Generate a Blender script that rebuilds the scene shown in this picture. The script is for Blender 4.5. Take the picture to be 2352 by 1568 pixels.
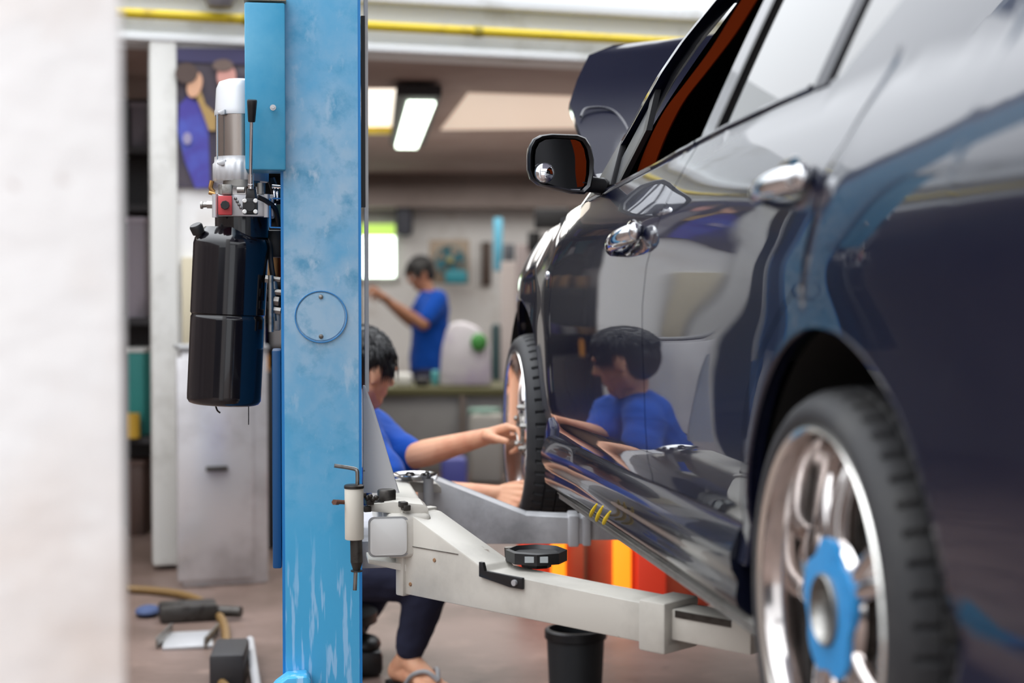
import bpy, bmesh, math, random
from mathutils import Vector, Matrix, noise
random.seed(7)
for o in list(bpy.data.objects): bpy.data.objects.remove(o)
SC = bpy.context.scene; COL = SC.collection
V = Vector
# ---------------------------------------------------------------- camera
CAM_H = 1.15; FPX = 3516.0; PITCH = math.radians(-1.81)
cam_d = bpy.data.cameras.new('camera'); cam = bpy.data.objects.new('camera', cam_d); COL.objects.link(cam)
cam_d.sensor_width = 36.0; cam_d.lens = FPX/2352*36.0
cam.location = (0, 0, CAM_H); cam.rotation_euler = (math.pi/2+PITCH, 0, 0)
cam_d.dof.use_dof = True; cam_d.dof.focus_distance = 3.2; cam_d.dof.aperture_fstop = 2.2
cam_d.clip_start = .02
SC.camera = cam
# ---------------------------------------------------------------- world, view, lights
SC.view_settings.view_transform = 'Standard'; SC.view_settings.look = 'None'
SC.view_settings.gamma = 1; SC.view_settings.use_curve_mapping = False
SC.view_settings.exposure = 0.6
W = bpy.data.worlds.new('overcast_sky'); SC.world = W; W.use_nodes = True
wn = W.node_tree.nodes; bg = wn['Background']
bg.inputs[0].default_value = (.93, .96, 1.0, 1); bg.inputs[1].default_value = 1.0
_N = wn; _L = W.node_tree.links; _tc = _N.new('ShaderNodeTexCoord'); _sp = _N.new('ShaderNodeSeparateXYZ'); _L.new(_tc.outputs['Generated'], _sp.inputs[0])   # overcast sky: brighter overhead than at the horizon
_m = _N.new('ShaderNodeMath'); _m.operation = 'MAXIMUM'; _m.inputs[1].default_value = 0; _L.new(_sp.outputs[2], _m.inputs[0])
_p = _N.new('ShaderNodeMath'); _p.operation = 'POWER'; _p.inputs[1].default_value = 2.0; _L.new(_m.outputs[0], _p.inputs[0])
_q = _N.new('ShaderNodeMath'); _q.operation = 'MULTIPLY_ADD'; _q.inputs[1].default_value = 3.9; _q.inputs[2].default_value = .88; _L.new(_p.outputs[0], _q.inputs[0]); _L.new(_q.outputs[0], bg.inputs[1])
def area(name, loc, rot, sx, sy, power, col=(1, 1, 1)):
    l = bpy.data.lights.new(name, 'AREA'); l.shape = 'RECTANGLE'; l.size = sx; l.size_y = sy; l.energy = power; l.color = col
    o = bpy.data.objects.new(name, l); COL.objects.link(o); o.location = loc; o.rotation_euler = rot; return o
# ---------------------------------------------------------------- helpers
def ray(px, py):
    x = (px-1176)/FPX; z = -(py-784)/FPX; c, s = math.cos(PITCH), math.sin(PITCH)
    return V((x, c-z*s, s+z*c))
def at(px, py, D):
    r = ray(px, py); return V((0, 0, CAM_H))+r*(D/r.y)
def link(name, bm, mat=None, parent=None, smooth=True, loc=None, auto=40):
    """bmesh in world coordinates (or parent's local ones when the parent says so) -> one object"""
    if parent is not None and not _loc(parent):
        bmesh.ops.translate(bm, verts=bm.verts, vec=-_wl(parent))
    elif parent is None and loc is not None:
        bmesh.ops.translate(bm, verts=bm.verts, vec=-V(loc))
    bmesh.ops.recalc_face_normals(bm, faces=bm.faces)
    me = bpy.data.meshes.new(name); 
    if smooth:
        for f in bm.faces: f.smooth = True
        a = math.radians(auto)
        for e in bm.edges:
            if len(e.link_faces) == 2 and e.calc_face_angle(0) > a: e.smooth = False
    bm.to_mesh(me); bm.free()
    o = bpy.data.objects.new(name, me); COL.objects.link(o)
    if mat is not None: me.materials.append(mat)
    if parent is not None: o.parent = parent
    elif loc is not None: o.location = loc
    return o
def _loc(o):
    while o is not None:
        if o.get('_local'): return True
        o = o.parent
    return False
def _wl(o):
    v = V((0, 0, 0))
    while o is not None:
        v += V(o.location); o = o.parent
    return v
def tag(o, label=None, cat=None, group=None, kind=None):
    if label: o['label'] = label
    if cat: o['category'] = cat
    if group: o['group'] = group
    if kind: o['kind'] = kind
    return o
def thing(name, label, cat, loc=(0, 0, 0), group=None):
    o = bpy.data.objects.new(name, None); COL.objects.link(o); o.location = loc; o.empty_display_size = .1
    return tag(o, label, cat, group)
def single(name, bm, mat, label, cat, loc, group=None, **k):
    return tag(link(name, bm, mat, None, loc=loc, **k), label, cat, group)
def NB(): return bmesh.new()
def box(bm, c, s, rot=None, bev=0.0, seg=2):
    r = bmesh.ops.create_cube(bm, size=1.0); vs = r['verts']
    for v in vs: v.co = V((v.co.x*s[0], v.co.y*s[1], v.co.z*s[2]))
    if bev > 0:
        es = list({e for v in vs for e in v.link_edges})
        rr = bmesh.ops.bevel(bm, geom=es, offset=bev, segments=seg, affect='EDGES', profile=.5)
        vs = list({v for f in rr['faces'] for v in f.verts} | {v for v in vs if v.is_valid})
    M = Matrix.Translation(V(c))
    if rot is not None: M = M @ (rot if isinstance(rot, Matrix) else Matrix.Rotation(rot, 4, 'Z'))
    for v in vs: v.co = M @ v.co
    return vs
def frame(d, up=V((0, 0, 1))):
    d = V(d).normalized(); s = d.cross(up)
    if s.length < 1e-4: s = d.cross(V((1, 0, 0)))
    s.normalize(); u = s.cross(d).normalized(); return d, s, u
def bar(bm, p0, p1, w, h, bev=0.0, up=V((0, 0, 1)), w1=None, h1=None):
    """rectangular bar between two points: w across, h along up"""
    p0, p1 = V(p0), V(p1); d, s, u = frame(p1-p0, up); w1 = w if w1 is None else w1; h1 = h if h1 is None else h1
    vs = []
    for p, a, b in ((p0, w, h), (p1, w1, h1)):
        for sx, sy in ((-1, -1), (1, -1), (1, 1), (-1, 1)): vs.append(bm.verts.new(p+s*sx*a/2+u*sy*b/2))
    fs = [bm.faces.new(vs[0:4][::-1]), bm.faces.new(vs[4:8])]
    for i in range(4): fs.append(bm.faces.new((vs[i], vs[(i+1) % 4], vs[4+(i+1) % 4], vs[4+i])))
    if bev > 0: bmesh.ops.bevel(bm, geom=list({e for f in fs for e in f.edges}), offset=bev, segments=2, affect='EDGES', profile=.5)
def tube(bm, pts, r, n=12, cap=True, close=False):
    pts = [V(p) for p in pts]; N = len(pts); rs = r if isinstance(r, (list, tuple)) else [r]*N
    rings = []; prev = None
    for i, p in enumerate(pts):
        a = pts[max(i-1, 0)]; b = pts[min(i+1, N-1)]
        if close: a = pts[(i-1) % N]; b = pts[(i+1) % N]
        d = (b-a).normalized()
        if prev is None:
            s = d.cross(V((0, 0, 1)));
            if s.length < 1e-3: s = d.cross(V((1, 0, 0)))
        else: s = prev-d*prev.dot(d)
        s.normalize(); prev = s; u = d.cross(s)
        rings.append([bm.verts.new(p+(s*math.cos(t)+u*math.sin(t))*rs[i]) for t in [2*math.pi*k/n for k in range(n)]])
    for i in range(N if close else N-1):
        A, B = rings[i], rings[(i+1) % N]
        for k in range(n): bm.faces.new((A[k], A[(k+1) % n], B[(k+1) % n], B[k]))
    if cap and not close:
        bm.faces.new(rings[0][::-1]); bm.faces.new(rings[-1])
def smooth_path(pts, n=6):
    pts = [V(p) for p in pts]; out = []
    for i in range(len(pts)-1):
        p0 = pts[max(i-1, 0)]; p1 = pts[i]; p2 = pts[i+1]; p3 = pts[min(i+2, len(pts)-1)]
        for k in range(n):
            t = k/n; out.append(.5*((2*p1)+(p2-p0)*t+(2*p0-5*p1+4*p2-p3)*t*t+(3*p1-p0-3*p2+p3)*t**3))
    out.append(pts[-1]); return out
def lathe(bm, prof, M=Matrix.Identity(4), n=32, rf=None):
    """prof: (r, z) pairs turned about local Z, then M"""
    rings = []
    for i, (r, z) in enumerate(prof):
        if r < 1e-6: rings.append([bm.verts.new(M @ V((0, 0, z)))]); continue
        rings.append([bm.verts.new(M @ V(((r+(rf(i, k) if rf else 0))*math.cos(2*math.pi*k/n), (r+(rf(i, k) if rf else 0))*math.sin(2*math.pi*k/n), z))) for k in range(n)])
    for A, B in zip(rings, rings[1:]):
        if len(A) == 1 and len(B) == 1: continue
        for k in range(n):
            k2 = (k+1) % n
            if len(A) == 1: bm.faces.new((A[0], B[k], B[k2]))
            elif len(B) == 1: bm.faces.new((A[k], A[k2], B[0]))
            else: bm.faces.new((A[k], A[k2], B[k2], B[k]))
def cyl(bm, p0, p1, r, n=20, r1=None):
    tube(bm, [p0, p1], [r, r if r1 is None else r1], n)
def axis_M(o, d):
    d = V(d).normalized(); q = V((0, 0, 1)).rotation_difference(d); return Matrix.Translation(V(o)) @ q.to_matrix().to_4x4()
def prism(bm, pts, vec, bev=0.0):
    """flat polygon pts thickened by vec"""
    vec = V(vec); a = [bm.verts.new(V(p)) for p in pts]; b = [bm.verts.new(V(p)+vec) for p in pts]; n = len(pts)
    fs = [bm.faces.new(a[::-1]), bm.faces.new(b)]
    for i in range(n): fs.append(bm.faces.new((a[i], a[(i+1) % n], b[(i+1) % n], b[i])))
    if bev > 0: bmesh.ops.bevel(bm, geom=list({e for f in fs for e in f.edges}), offset=bev, segments=2, affect='EDGES', profile=.5)
def ball(bm, c, r, n=16, M=None):
    rx, ry, rz = r if isinstance(r, (tuple, list)) else (r, r, r)
    vs = bmesh.ops.create_uvsphere(bm, u_segments=n, v_segments=max(6, n*2//3), radius=1)['verts']
    T = Matrix.Translation(V(c)) @ (M if M is not None else Matrix.Identity(4)) @ Matrix.Diagonal((rx, ry, rz, 1))
    for v in vs: v.co = T @ v.co
def capsule(bm, p0, r0, p1, r1, n=14, k=5):
    p0, p1 = V(p0), V(p1); d = (p1-p0); L = d.length; d.normalize(); pts = []; rs = []
    for i in range(k): a = math.pi/2*(i/k); pts.append(p0-d*r0*math.cos(a)); rs.append(max(r0*math.sin(a), .0004))
    pts.append(p0); rs.append(r0); pts.append(p1); rs.append(r1)
    for i in range(1, k+1): a = math.pi/2*(i/k); pts.append(p1+d*r1*math.sin(a)); rs.append(max(r1*math.cos(a), .0004))
    tube(bm, pts, rs, n)
def chain(bm, seq):
    """seq of (point, radius): tapered limbs"""
    for (a, ra), (b, rb) in zip(seq, seq[1:]): capsule(bm, a, ra, b, rb)
def remesh(bm, name, mat, parent, voxel=.005, it=4, disp=None, loc=None):
    """fuse overlapping closed shapes into one continuous skin"""
    o = link(name, bm, mat, parent, loc=loc, smooth=False)
    m = o.modifiers.new('r', 'REMESH'); m.mode = 'VOXEL'; m.voxel_size = voxel; m.use_smooth_shade = True
    s = o.modifiers.new('s', 'SMOOTH'); s.factor = .5; s.iterations = it
    dg = bpy.context.evaluated_depsgraph_get(); me = bpy.data.meshes.new_from_object(o.evaluated_get(dg))
    o.modifiers.clear(); old = o.data; o.data = me; bpy.data.meshes.remove(old); me.name = name
    for p in me.polygons: p.use_smooth = True
    if disp:
        for v in me.vertices: v.co = disp(v.co, v.normal)
    if not me.materials: me.materials.append(mat)
    return o
# ---------------------------------------------------------------- materials
def lin(c): return tuple(((x/255)/12.92 if x/255 <= .04045 else ((x/255+.055)/1.055)**2.4) for x in c)
def mat(name, col, rough=.5, metal=0.0, spec=.5, coat=0.0, emit=None, es=0, trans=0, alpha=1, noise_=None, bump=0, bscale=40, ior=None, sheen=0):
    """col sRGB 0-255. noise_=(col2, scale, low, high): second colour mixed in through a noise"""
    m = bpy.data.materials.new(name); m.use_nodes = True; nt = m.node_tree; b = nt.nodes['Principled BSDF']
    b.inputs['Base Color'].default_value = (*lin(col), 1); b.inputs['Roughness'].default_value = rough; b.inputs['Metallic'].default_value = metal
    b.inputs['Specular IOR Level'].default_value = spec; b.inputs['Coat Weight'].default_value = coat; b.inputs['Coat Roughness'].default_value = .02
    if ior: b.inputs['IOR'].default_value = ior
    if sheen: b.inputs['Sheen Weight'].default_value = sheen
    b.inputs['Transmission Weight'].default_value = trans; b.inputs['Alpha'].default_value = alpha
    if emit: b.inputs['Emission Color'].default_value = (*lin(emit), 1); b.inputs['Emission Strength'].default_value = es
    N = nt.nodes; L = nt.links; tc = N.new('ShaderNodeTexCoord')
    cur = None
    for q in (noise_ if isinstance(noise_, list) else ([noise_] if noise_ else [])):
        c2, sc, lo, hi = q[:4]; st = q[4] if len(q) > 4 else (1, 1, 1)
        mp = N.new('ShaderNodeMapping'); mp.inputs['Scale'].default_value = st; L.new(tc.outputs['Object'], mp.inputs[0])
        n = N.new('ShaderNodeTexNoise'); n.inputs['Scale'].default_value = sc; n.inputs['Detail'].default_value = 6; n.inputs['Roughness'].default_value = .6
        L.new(mp.outputs[0], n.inputs[0]); r = N.new('ShaderNodeMapRange'); r.inputs[1].default_value = lo; r.inputs[2].default_value = hi; L.new(n.outputs[0], r.inputs[0])
        mx = N.new('ShaderNodeMix'); mx.data_type = 'RGBA'; L.new(r.outputs[0], mx.inputs[0])
        if cur is None: mx.inputs[6].default_value = (*lin(col), 1)
        else: L.new(cur, mx.inputs[6])
        mx.inputs[7].default_value = (*lin(c2), 1); cur = mx.outputs[2]
    if cur is not None: L.new(cur, b.inputs['Base Color'])
    if bump:
        n = N.new('ShaderNodeTexNoise'); n.inputs['Scale'].default_value = bscale; n.inputs['Detail'].default_value = 4; L.new(tc.outputs['Object'], n.inputs[0])
        bp = N.new('ShaderNodeBump'); bp.inputs['Strength'].default_value = bump; bp.inputs['Distance'].default_value = .01; L.new(n.outputs[0], bp.inputs['Height']); L.new(bp.outputs[0], b.inputs['Normal'])
    return m
M = {}
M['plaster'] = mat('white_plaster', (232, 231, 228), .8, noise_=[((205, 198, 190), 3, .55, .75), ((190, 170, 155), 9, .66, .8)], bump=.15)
M['pillar'] = mat('stained_white_plaster', (252, 250, 248), .75, noise_=[((232, 218, 208), 2.6, .5, .72), ((165, 130, 112), 14, .66, .78)], bump=.3, bscale=25)
M['beam'] = mat('white_painted_beam', (225, 228, 228), .6, noise_=((196, 197, 192), 4, .55, .7))
M['yellow'] = mat('yellow_paint', (205, 180, 30), .45, noise_=((165, 140, 30), 12, .55, .7))
M['ceil'] = mat('brownish_ceiling', (172, 154, 146), .8, noise_=((150, 128, 118), 1.5, .4, .7))
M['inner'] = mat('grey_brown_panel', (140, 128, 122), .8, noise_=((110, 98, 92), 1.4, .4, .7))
M['floor'] = mat('brown_stained_concrete', (112, 94, 86), .45, spec=.35, noise_=[((92, 76, 68), 1.7, .42, .62), ((128, 108, 98), 4.5, .56, .74), ((62, 48, 42), 7, .62, .76)], bump=.2, bscale=18)
M['white'] = mat('white_paint', (222, 222, 220), .5)
M['grey'] = mat('grey_paint', (150, 150, 150), .55, noise_=((125, 125, 126), 3, .5, .7))
M['dark'] = mat('dark_material', (38, 36, 38), .6)
M['black'] = mat('black_plastic', (22, 22, 24), .45)
M['rubber'] = mat('black_rubber', (46, 46, 48), .62, spec=.4, noise_=((62, 61, 60), 8, .5, .7))
M['chrome'] = mat('chrome', (225, 226, 228), .06, 1.0)
M['steel'] = mat('worn_steel', (150, 148, 144), .38, .9, noise_=((95, 88, 80), 30, .5, .7))
M['darksteel'] = mat('oily_steel', (70, 67, 64), .45, .7, noise_=((45, 40, 36), 30, .5, .7))
M['alu'] = mat('cast_aluminium', (190, 190, 192), .4, .55)
# ================================================================ the setting
def struct(name, bm, m, **k): return tag(link(name, bm, m, **k), kind='structure')
AX = math.radians(8.2); FW = V((-math.sin(AX), math.cos(AX), 0)); LF = V((-math.cos(AX), -math.sin(AX), 0)); RT = -LF   # the car's forward, left and right
bm = NB(); box(bm, (0, 6, -.05), (16, 22, .1)); struct('floor', bm, M['floor'])
WL = at(285, 673, 6.3); WL.z = 0; WR = at(1500, 673, 7.0); WR.z = 0; WD = (WR-WL).normalized(); WNn = V((WD.y, -WD.x, 0))   # the front beam line of the building
wang = math.atan2(WD.y, WD.x); Rw = Matrix.Rotation(wang, 4, 'Z')
def wpt(px, z, off=0):   # a point on the beam line under pixel column px
    r = ray(px, 673); t = (WL+WNn*off).dot(WNn)/V((r.x, r.y, 0)).dot(WNn); return V((r.x*t, r.y*t, z))
def wbox(bm, px0, px1, z0, z1, off, th, bev=0):
    a, b = wpt(px0, 0, off), wpt(px1, 0, off); c = (a+b)/2; box(bm, (c.x-WNn.x*th/2, c.y-WNn.y*th/2, (z0+z1)/2), ((b-a).length, th, z1-z0), Rw, bev)
mid = WL+WD*1.5
bm = NB(); box(bm, (mid.x-WNn.x*.1, mid.y-WNn.y*.1, 2.48), (9.6, .2, .60), Rw); struct('wall_back', bm, M['beam'])
bm = NB(); box(bm, (mid.x+WNn.x*.03, mid.y+WNn.y*.03, 2.42), (9.6, .06, .06), Rw, .008); box(bm, (mid.x+WNn.x*.02, mid.y+WNn.y*.02, 2.2), (9.6, .04, .035), Rw, .006); struct('trim_1', bm, M['beam'])
bm = NB(); wbox(bm, 404, 604, 0, 2.18, .0, .12); struct('wall_centre', bm, M['plaster'])
bm = NB(); q = mid-WNn*3.9; box(bm, (q.x+.4, q.y, 2.245), (8.2, 7.4, .12), Rw); struct('ceiling', bm, M['ceil'])
bm = NB(); box(bm, (-.3, 13.8, 1.1), (9, .12, 2.2)); struct('wall_rear', bm, M['plaster'])
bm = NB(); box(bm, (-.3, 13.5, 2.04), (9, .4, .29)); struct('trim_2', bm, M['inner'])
bm = NB(); box(bm, (-3.6, 5.4, 1.1), (.12, 16.6, 2.2)); struct('wall_left', bm, M['inner'])  # unseen near half added so the car side reflects something dark
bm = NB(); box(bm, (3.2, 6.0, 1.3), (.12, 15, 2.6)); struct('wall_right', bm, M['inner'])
bm = NB(); box(bm, (1.6, 1.75, 3.95), (3.6, 6.5, .1)); struct('ceiling_added_canopy', bm, mat('added_canopy_underside', (196, 202, 224), .8))  # unseen canopy added to cut sky light and tone the bonnet's reflection
bm = NB(); box(bm, (-3.0, -4.2, .8), (3.4, .12, 1.6)); box(bm, (3.9, -4.2, 1.5), (2.4, .12, 3.0)); box(bm, (.7, -4.2, 2.85), (4.0, .12, .3)); struct('wall_added_front', bm, mat('dark_added_wall', (70, 70, 74), .8))  # unseen wall added for dark reflections, its gap for bright tank highlights
# daylit window in the rear wall
bm = NB(); c = at(868, 575, 13.7)
for sx in (-1, 1): box(bm, (c.x+sx*.17, c.y, c.z), (.03, .06, .52))
for sz in (-1, 1): box(bm, (c.x, c.y, c.z+sz*.25), (.36, .06, .03))
w = struct('window_1', bm, M['white'])
mpane = mat('daylight_behind_glass', (235, 245, 235), .3, emit=(235, 255, 235), es=3.2)
bm = NB(); box(bm, (c.x, c.y-.0, c.z-.06), (.31, .02, .36)); link('window_pane', bm, mpane, w)
bm = NB(); box(bm, (c.x, c.y-.0, c.z+.18), (.31, .02, .11)); link('foliage_pane', bm, mat('green_daylight', (160, 190, 90), .4, emit=(170, 205, 90), es=.9), w)
# yellow pipe under the white beam
a, b = mid-WD*4.6+WNn*.05, mid+WD*2.9+WNn*.05; bm = NB(); cyl(bm, (a.x, a.y, 2.287), (b.x, b.y, 2.287), .021, 16)
pp = single('yellow_pipe', bm, M['yellow'], 'long yellow pipe running along the white beam at the top', 'pipe', (WL.x, WL.y, 2.287))
mtar = mat('tarnished_yellow', (150, 135, 40), .5)
for k in range(7):
    q = mid+WD*(-4+k)+WNn*.05; bm = NB(); tube(bm, [V((q.x, q.y, 2.287))-WD*.018, V((q.x, q.y, 2.287))+WD*.018], .026, 16); link('pipe_clamp', bm, mtar, pp)
# foreground pillar
bm = NB(); a = at(284, 673, 1.3); Rp = Matrix.Rotation(math.radians(15.5), 4, 'Z'); q = a+Rp @ V((-.2, .15, 0)); box(bm, (q.x, q.y, 1.6), (.40, .30, 3.2), Rp, .006)
struct('wall_pillar', bm, M['pillar'])
# ================================================================ the two post lift
mblue = mat('worn_blue_enamel', (70, 155, 200), .42, spec=.4, noise_=[((150, 182, 206), 4, .36, .58, (1, 1, .8)), ((84, 148, 184), 13, .5, .66), ((165, 190, 210), 26, .58, .7, (1, 1, .5))])
medge = mat('clean_blue_enamel', (8, 120, 190), .35)
mbox = mat('control_box_blue', (38, 142, 184), .4, noise_=((88, 162, 195), 3.5, .45, .7))
mdkblue = mat('deep_blue_enamel', (16, 78, 126), .45)
marm = mat('greyish_white_lift_paint', (196, 192, 183), .42, noise_=[((172, 168, 160), 5, .5, .72), ((120, 105, 90), 24, .70, .78)])
marm2 = mat('scuffed_grey_lift_paint', (208, 208, 210), .42, noise_=[((160, 160, 162), 6, .5, .7), ((60, 55, 50), 30, .72, .78)])
def colblend():   # column enamel: worn pale patches above, clean strong blue with pale drips low down (paint marks on the steel)
    nt = mblue.node_tree; N = nt.nodes; L = nt.links; b = N['Principled BSDF']; tc = N.new('ShaderNodeTexCoord'); sep = N.new('ShaderNodeSeparateXYZ'); L.new(tc.outputs['Object'], sep.inputs[0])
    src = b.inputs['Base Color'].links[0].from_socket
    r = N.new('ShaderNodeMapRange'); r.inputs[1].default_value = .62; r.inputs[2].default_value = 1.05; L.new(sep.outputs[2], r.inputs[0])
    r2 = N.new('ShaderNodeMapRange'); r2.inputs[1].default_value = 1.78; r2.inputs[2].default_value = 1.45; r2.inputs[3].default_value = .35; r2.inputs[4].default_value = .95; L.new(sep.outputs[2], r2.inputs[0])
    mu = N.new('ShaderNodeMath'); mu.operation = 'MULTIPLY'; L.new(r.outputs[0], mu.inputs[0]); L.new(r2.outputs[0], mu.inputs[1])
    ad = N.new('ShaderNodeMath'); ad.operation = 'ADD'; ad.inputs[1].default_value = .06; L.new(mu.outputs[0], ad.inputs[0])
    mx = N.new('ShaderNodeMix'); mx.data_type = 'RGBA'; L.new(ad.outputs[0], mx.inputs[0]); mx.inputs[6].default_value = (*lin((66, 166, 214)), 1); L.new(src, mx.inputs[7])
    mp = N.new('ShaderNodeMapping'); mp.inputs['Scale'].default_value = (78, 78, 7); L.new(tc.outputs['Object'], mp.inputs[0]); n = N.new('ShaderNodeTexNoise'); n.inputs['Scale'].default_value = 1; n.inputs['Detail'].default_value = 3; L.new(mp.outputs[0], n.inputs[0])
    dr = N.new('ShaderNodeMapRange'); dr.inputs[1].default_value = .56; dr.inputs[2].default_value = .62; L.new(n.outputs[0], dr.inputs[0])
    lo = N.new('ShaderNodeMapRange'); lo.inputs[1].default_value = .66; lo.inputs[2].default_value = .5; L.new(sep.outputs[2], lo.inputs[0])
    m2 = N.new('ShaderNodeMath'); m2.operation = 'MULTIPLY'; L.new(dr.outputs[0], m2.inputs[0]); L.new(lo.outputs[0], m2.inputs[1])
    mx2 = N.new('ShaderNodeMix'); mx2.data_type = 'RGBA'; L.new(m2.outputs[0], mx2.inputs[0]); L.new(mx.outputs[2], mx2.inputs[6]); mx2.inputs[7].default_value = (*lin((140, 192, 230)), 1); L.new(mx2.outputs[2], b.inputs['Base Color'])
colblend()
CC = at(738, 673, 3.25); CC.z = 0; RC = Matrix.Rotation(AX, 4, 'Z')
lift = thing('car_lift', 'tall blue two-post lift column with worn paint and round cover plate', 'car lift', (CC.x, CC.y, 0))
def cp(x, y, z): return CC+RT*x+FW*y+V((0, 0, z))     # column frame: x right, y away, z up
hw = .0845
def poly_col(bm, pts, z0, z1, bev=0): prism(bm, [cp(x, y, z0) for x, y in pts], (0, 0, z1-z0), bev)
bm = NB(); poly_col(bm, [(-hw+.006, 0), (hw-.006, 0), (hw-.006, .006), (-hw+.006, .006)], 0, 2.75); link('front_plate', bm, mblue, lift)
bm = NB()
poly_col(bm, [(-hw, .0005), (-hw+.0065, .0005), (-hw+.0065, .24), (-hw, .24)], 0, 2.75)
poly_col(bm, [(hw-.0065, .0005), (hw, .0005), (hw, .05), (hw-.0065, .05)], 0, 2.75)
poly_col(bm, [(-hw+.007, .234), (hw, .234), (hw, .24), (-hw+.007, .24)], 0, 2.75)
poly_col(bm, [(hw-.0065, .19), (hw, .19), (hw, .233), (hw-.0065, .233)], 0, 2.75); link('column', bm, medge, lift)
bm = NB(); box(bm, cp(0, .12, .01), (.42, .44, .02), RC); link('base_plate', bm, mdkblue, lift)
bm = NB(); box(bm, cp(-.096, .17, .785), (.02, .12, .48), RC, .004); link('cable_housing', bm, mdkblue, lift)
# curved guard low on the left of the column
bm = NB(); prism(bm, [cp(x, -.07, z) for x, z in ((-.155, .0), (-.155, .20), (-.135, .28), (-.10, .328), (-.075, .346), (-.035, .348), (-.026, .338), (-.018, .2), (-.018, 0))], FW*.069, .003); link('hose_guard', bm, mblue, lift)
# round cover with two screws
c = at(737, 727, 3.25); bm = NB(); zc = c.z
lathe(bm, [(0, .0015), (.05, .0015), (.0525, -.001), (.054, .0015), (.0555, .0015), (.056, .0)], axis_M(cp(-.001, -.0015, zc), -FW), 48)
cv = link('cover_plate', bm, mblue, lift)
bm = NB(); lathe(bm, [(.0535, .0), (.0535, .0022), (.0553, .0022), (.0553, 0)], axis_M(cp(-.001, -.002, zc), -FW), 48); link('cover_rim', bm, medge, cv)
for dz in (-.042, .042):
    bm = NB(); lathe(bm, [(0, .003), (.002, .003), (.0045, .002), (.005, 0)], axis_M(cp(-.001, -.003, zc+dz), -FW), 12); link('screw', bm, M['steel'], cv)
# slim guide strip right of the column
a = at(842, 673, 3.42); bm = NB(); box(bm, (a.x, a.y, 1.62), (.0085, .02, 1.38), RC); link('guide_strip', bm, M['white'], lift)
a = at(835, 673, 3.4); bm = NB(); box(bm, (a.x, a.y, 1.55), (.009, .02, .42), RC); link('rubber_strip', bm, M['black'], lift)
# control box
bx0, bx1 = at(556, 390, 3.2), at(646, 5, 3.2); bm = NB(); box(bm, ((bx0.x+bx1.x)/2, 3.25, (bx0.z+bx1.z)/2), (bx1.x-bx0.x, .1, bx1.z-bx0.z), RC, .004)
cb = link('control_box', bm, mbox, lift); c = at(627, 247, 3.19); bm = NB(); lathe(bm, [(0, .004), (.003, .004), (.0035, .002), (.0062, .002), (.0065, -.004)], axis_M(c, -FW), 16); link('screw', bm, M['alu'], cb)
bm = NB(); c = at(600, 2, 3.2); box(bm, (c.x, 3.25, c.z+.006), (.088, .1, .01), RC, .002); link('box_lid', bm, mat('aged_trim', (180, 165, 140), .5), cb)
# carriage
carr = bm = NB()
pl = [at(833, 885, 3.33), at(839, 885, 3.33), at(858, 935, 3.33), at(918, 1132, 3.33), at(833, 1132, 3.33)]
prism(bm, pl, FW*.012, .002); prism(bm, [p+FW*.5 for p in pl], FW*.012, .002)
box(bm, at(835, 1240, 3.5)+V((0, .05, 0)), (.12, .5, .06), RC, .004)
ca = link('carriage', bm, marm2, lift)
bm = NB(); c = at(892, 1232, 3.14); box(bm, c+V((0, .3, 0)), (.092, .6, .092), RC, .012, 3); link('cross_tube', bm, marm, ca)
def rrect(c, h, r, y):
    pts = []
    for sx, sz, a0 in ((1, 1, 0), (-1, 1, 90), (-1, -1, 180), (1, -1, 270)):
        for k in range(6): a = math.radians(a0+18*k); pts.append(c+RT*(sx*(h-r)+r*math.cos(a))+V((0, 0, sz*(h-r)+r*math.sin(a)))-FW*y)
    return pts
bm = NB(); prism(bm, rrect(c, .0415, .012, .0), -FW*.003); link('end_weld', bm, M['grey'], ca)
bm = NB(); prism(bm, rrect(c, .0375, .010, .003), -FW*.004, .001); link('end_cap', bm, mat('bright_white_lift_paint', (212, 212, 210), .4), ca)
# ears holding the arm pivots
for dy in (0, .58):
    bm = NB()
    up = [at(x, y, 3.16) for x, y in ((848, 1158), (905, 1152), (972, 1158), (984, 1168), (984, 1182), (940, 1182), (848, 1174))]
    lo = [at(x, y, 3.16) for x, y in ((846, 1284), (962, 1300), (962, 1318), (930, 1312), (846, 1294))]
    prism(bm, [p+V((0, dy, -.052*dy)) for p in up], FW*.09, .001); link('pivot_ear', bm, marm, ca); bm = NB(); prism(bm, [p+V((0, dy, 0)) for p in lo], FW*.09, .001); link('pivot_ear', bm, marm, ca)
# toothed arm lock: gear, bolt, chain bits
bm = NB(); c = at(888, 1157, 3.2); n = 24
lathe(bm, [(0, .008), (.036, .008), (.036, -.004), (0, -.004)], Matrix.Translation(c), 48, rf=lambda i, k: -.004 if k % 4 < 2 else 0); link('lock_gear', bm, M['darksteel'], ca)
bm = NB(); lathe(bm, [(0, .031), (.017, .031), (.0195, .028), (.0195, .008), (.024, .006), (.024, .0), (0, 0)], Matrix.Translation(c), 20); link('pivot_bolt', bm, M['darksteel'], ca)
bm = NB()
for i in range(5): ball(bm, at(836+i*7, 1137+(i % 2)*5+i*1.5, 3.14), .006, 8)
for p in ((848, 1152), (842, 1168), (926, 1158), (932, 1165)): box(bm, at(*p, 3.15), (.016, .02, .012), .4, .002)
link('lock_chain', bm, M['darksteel'], ca)
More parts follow.
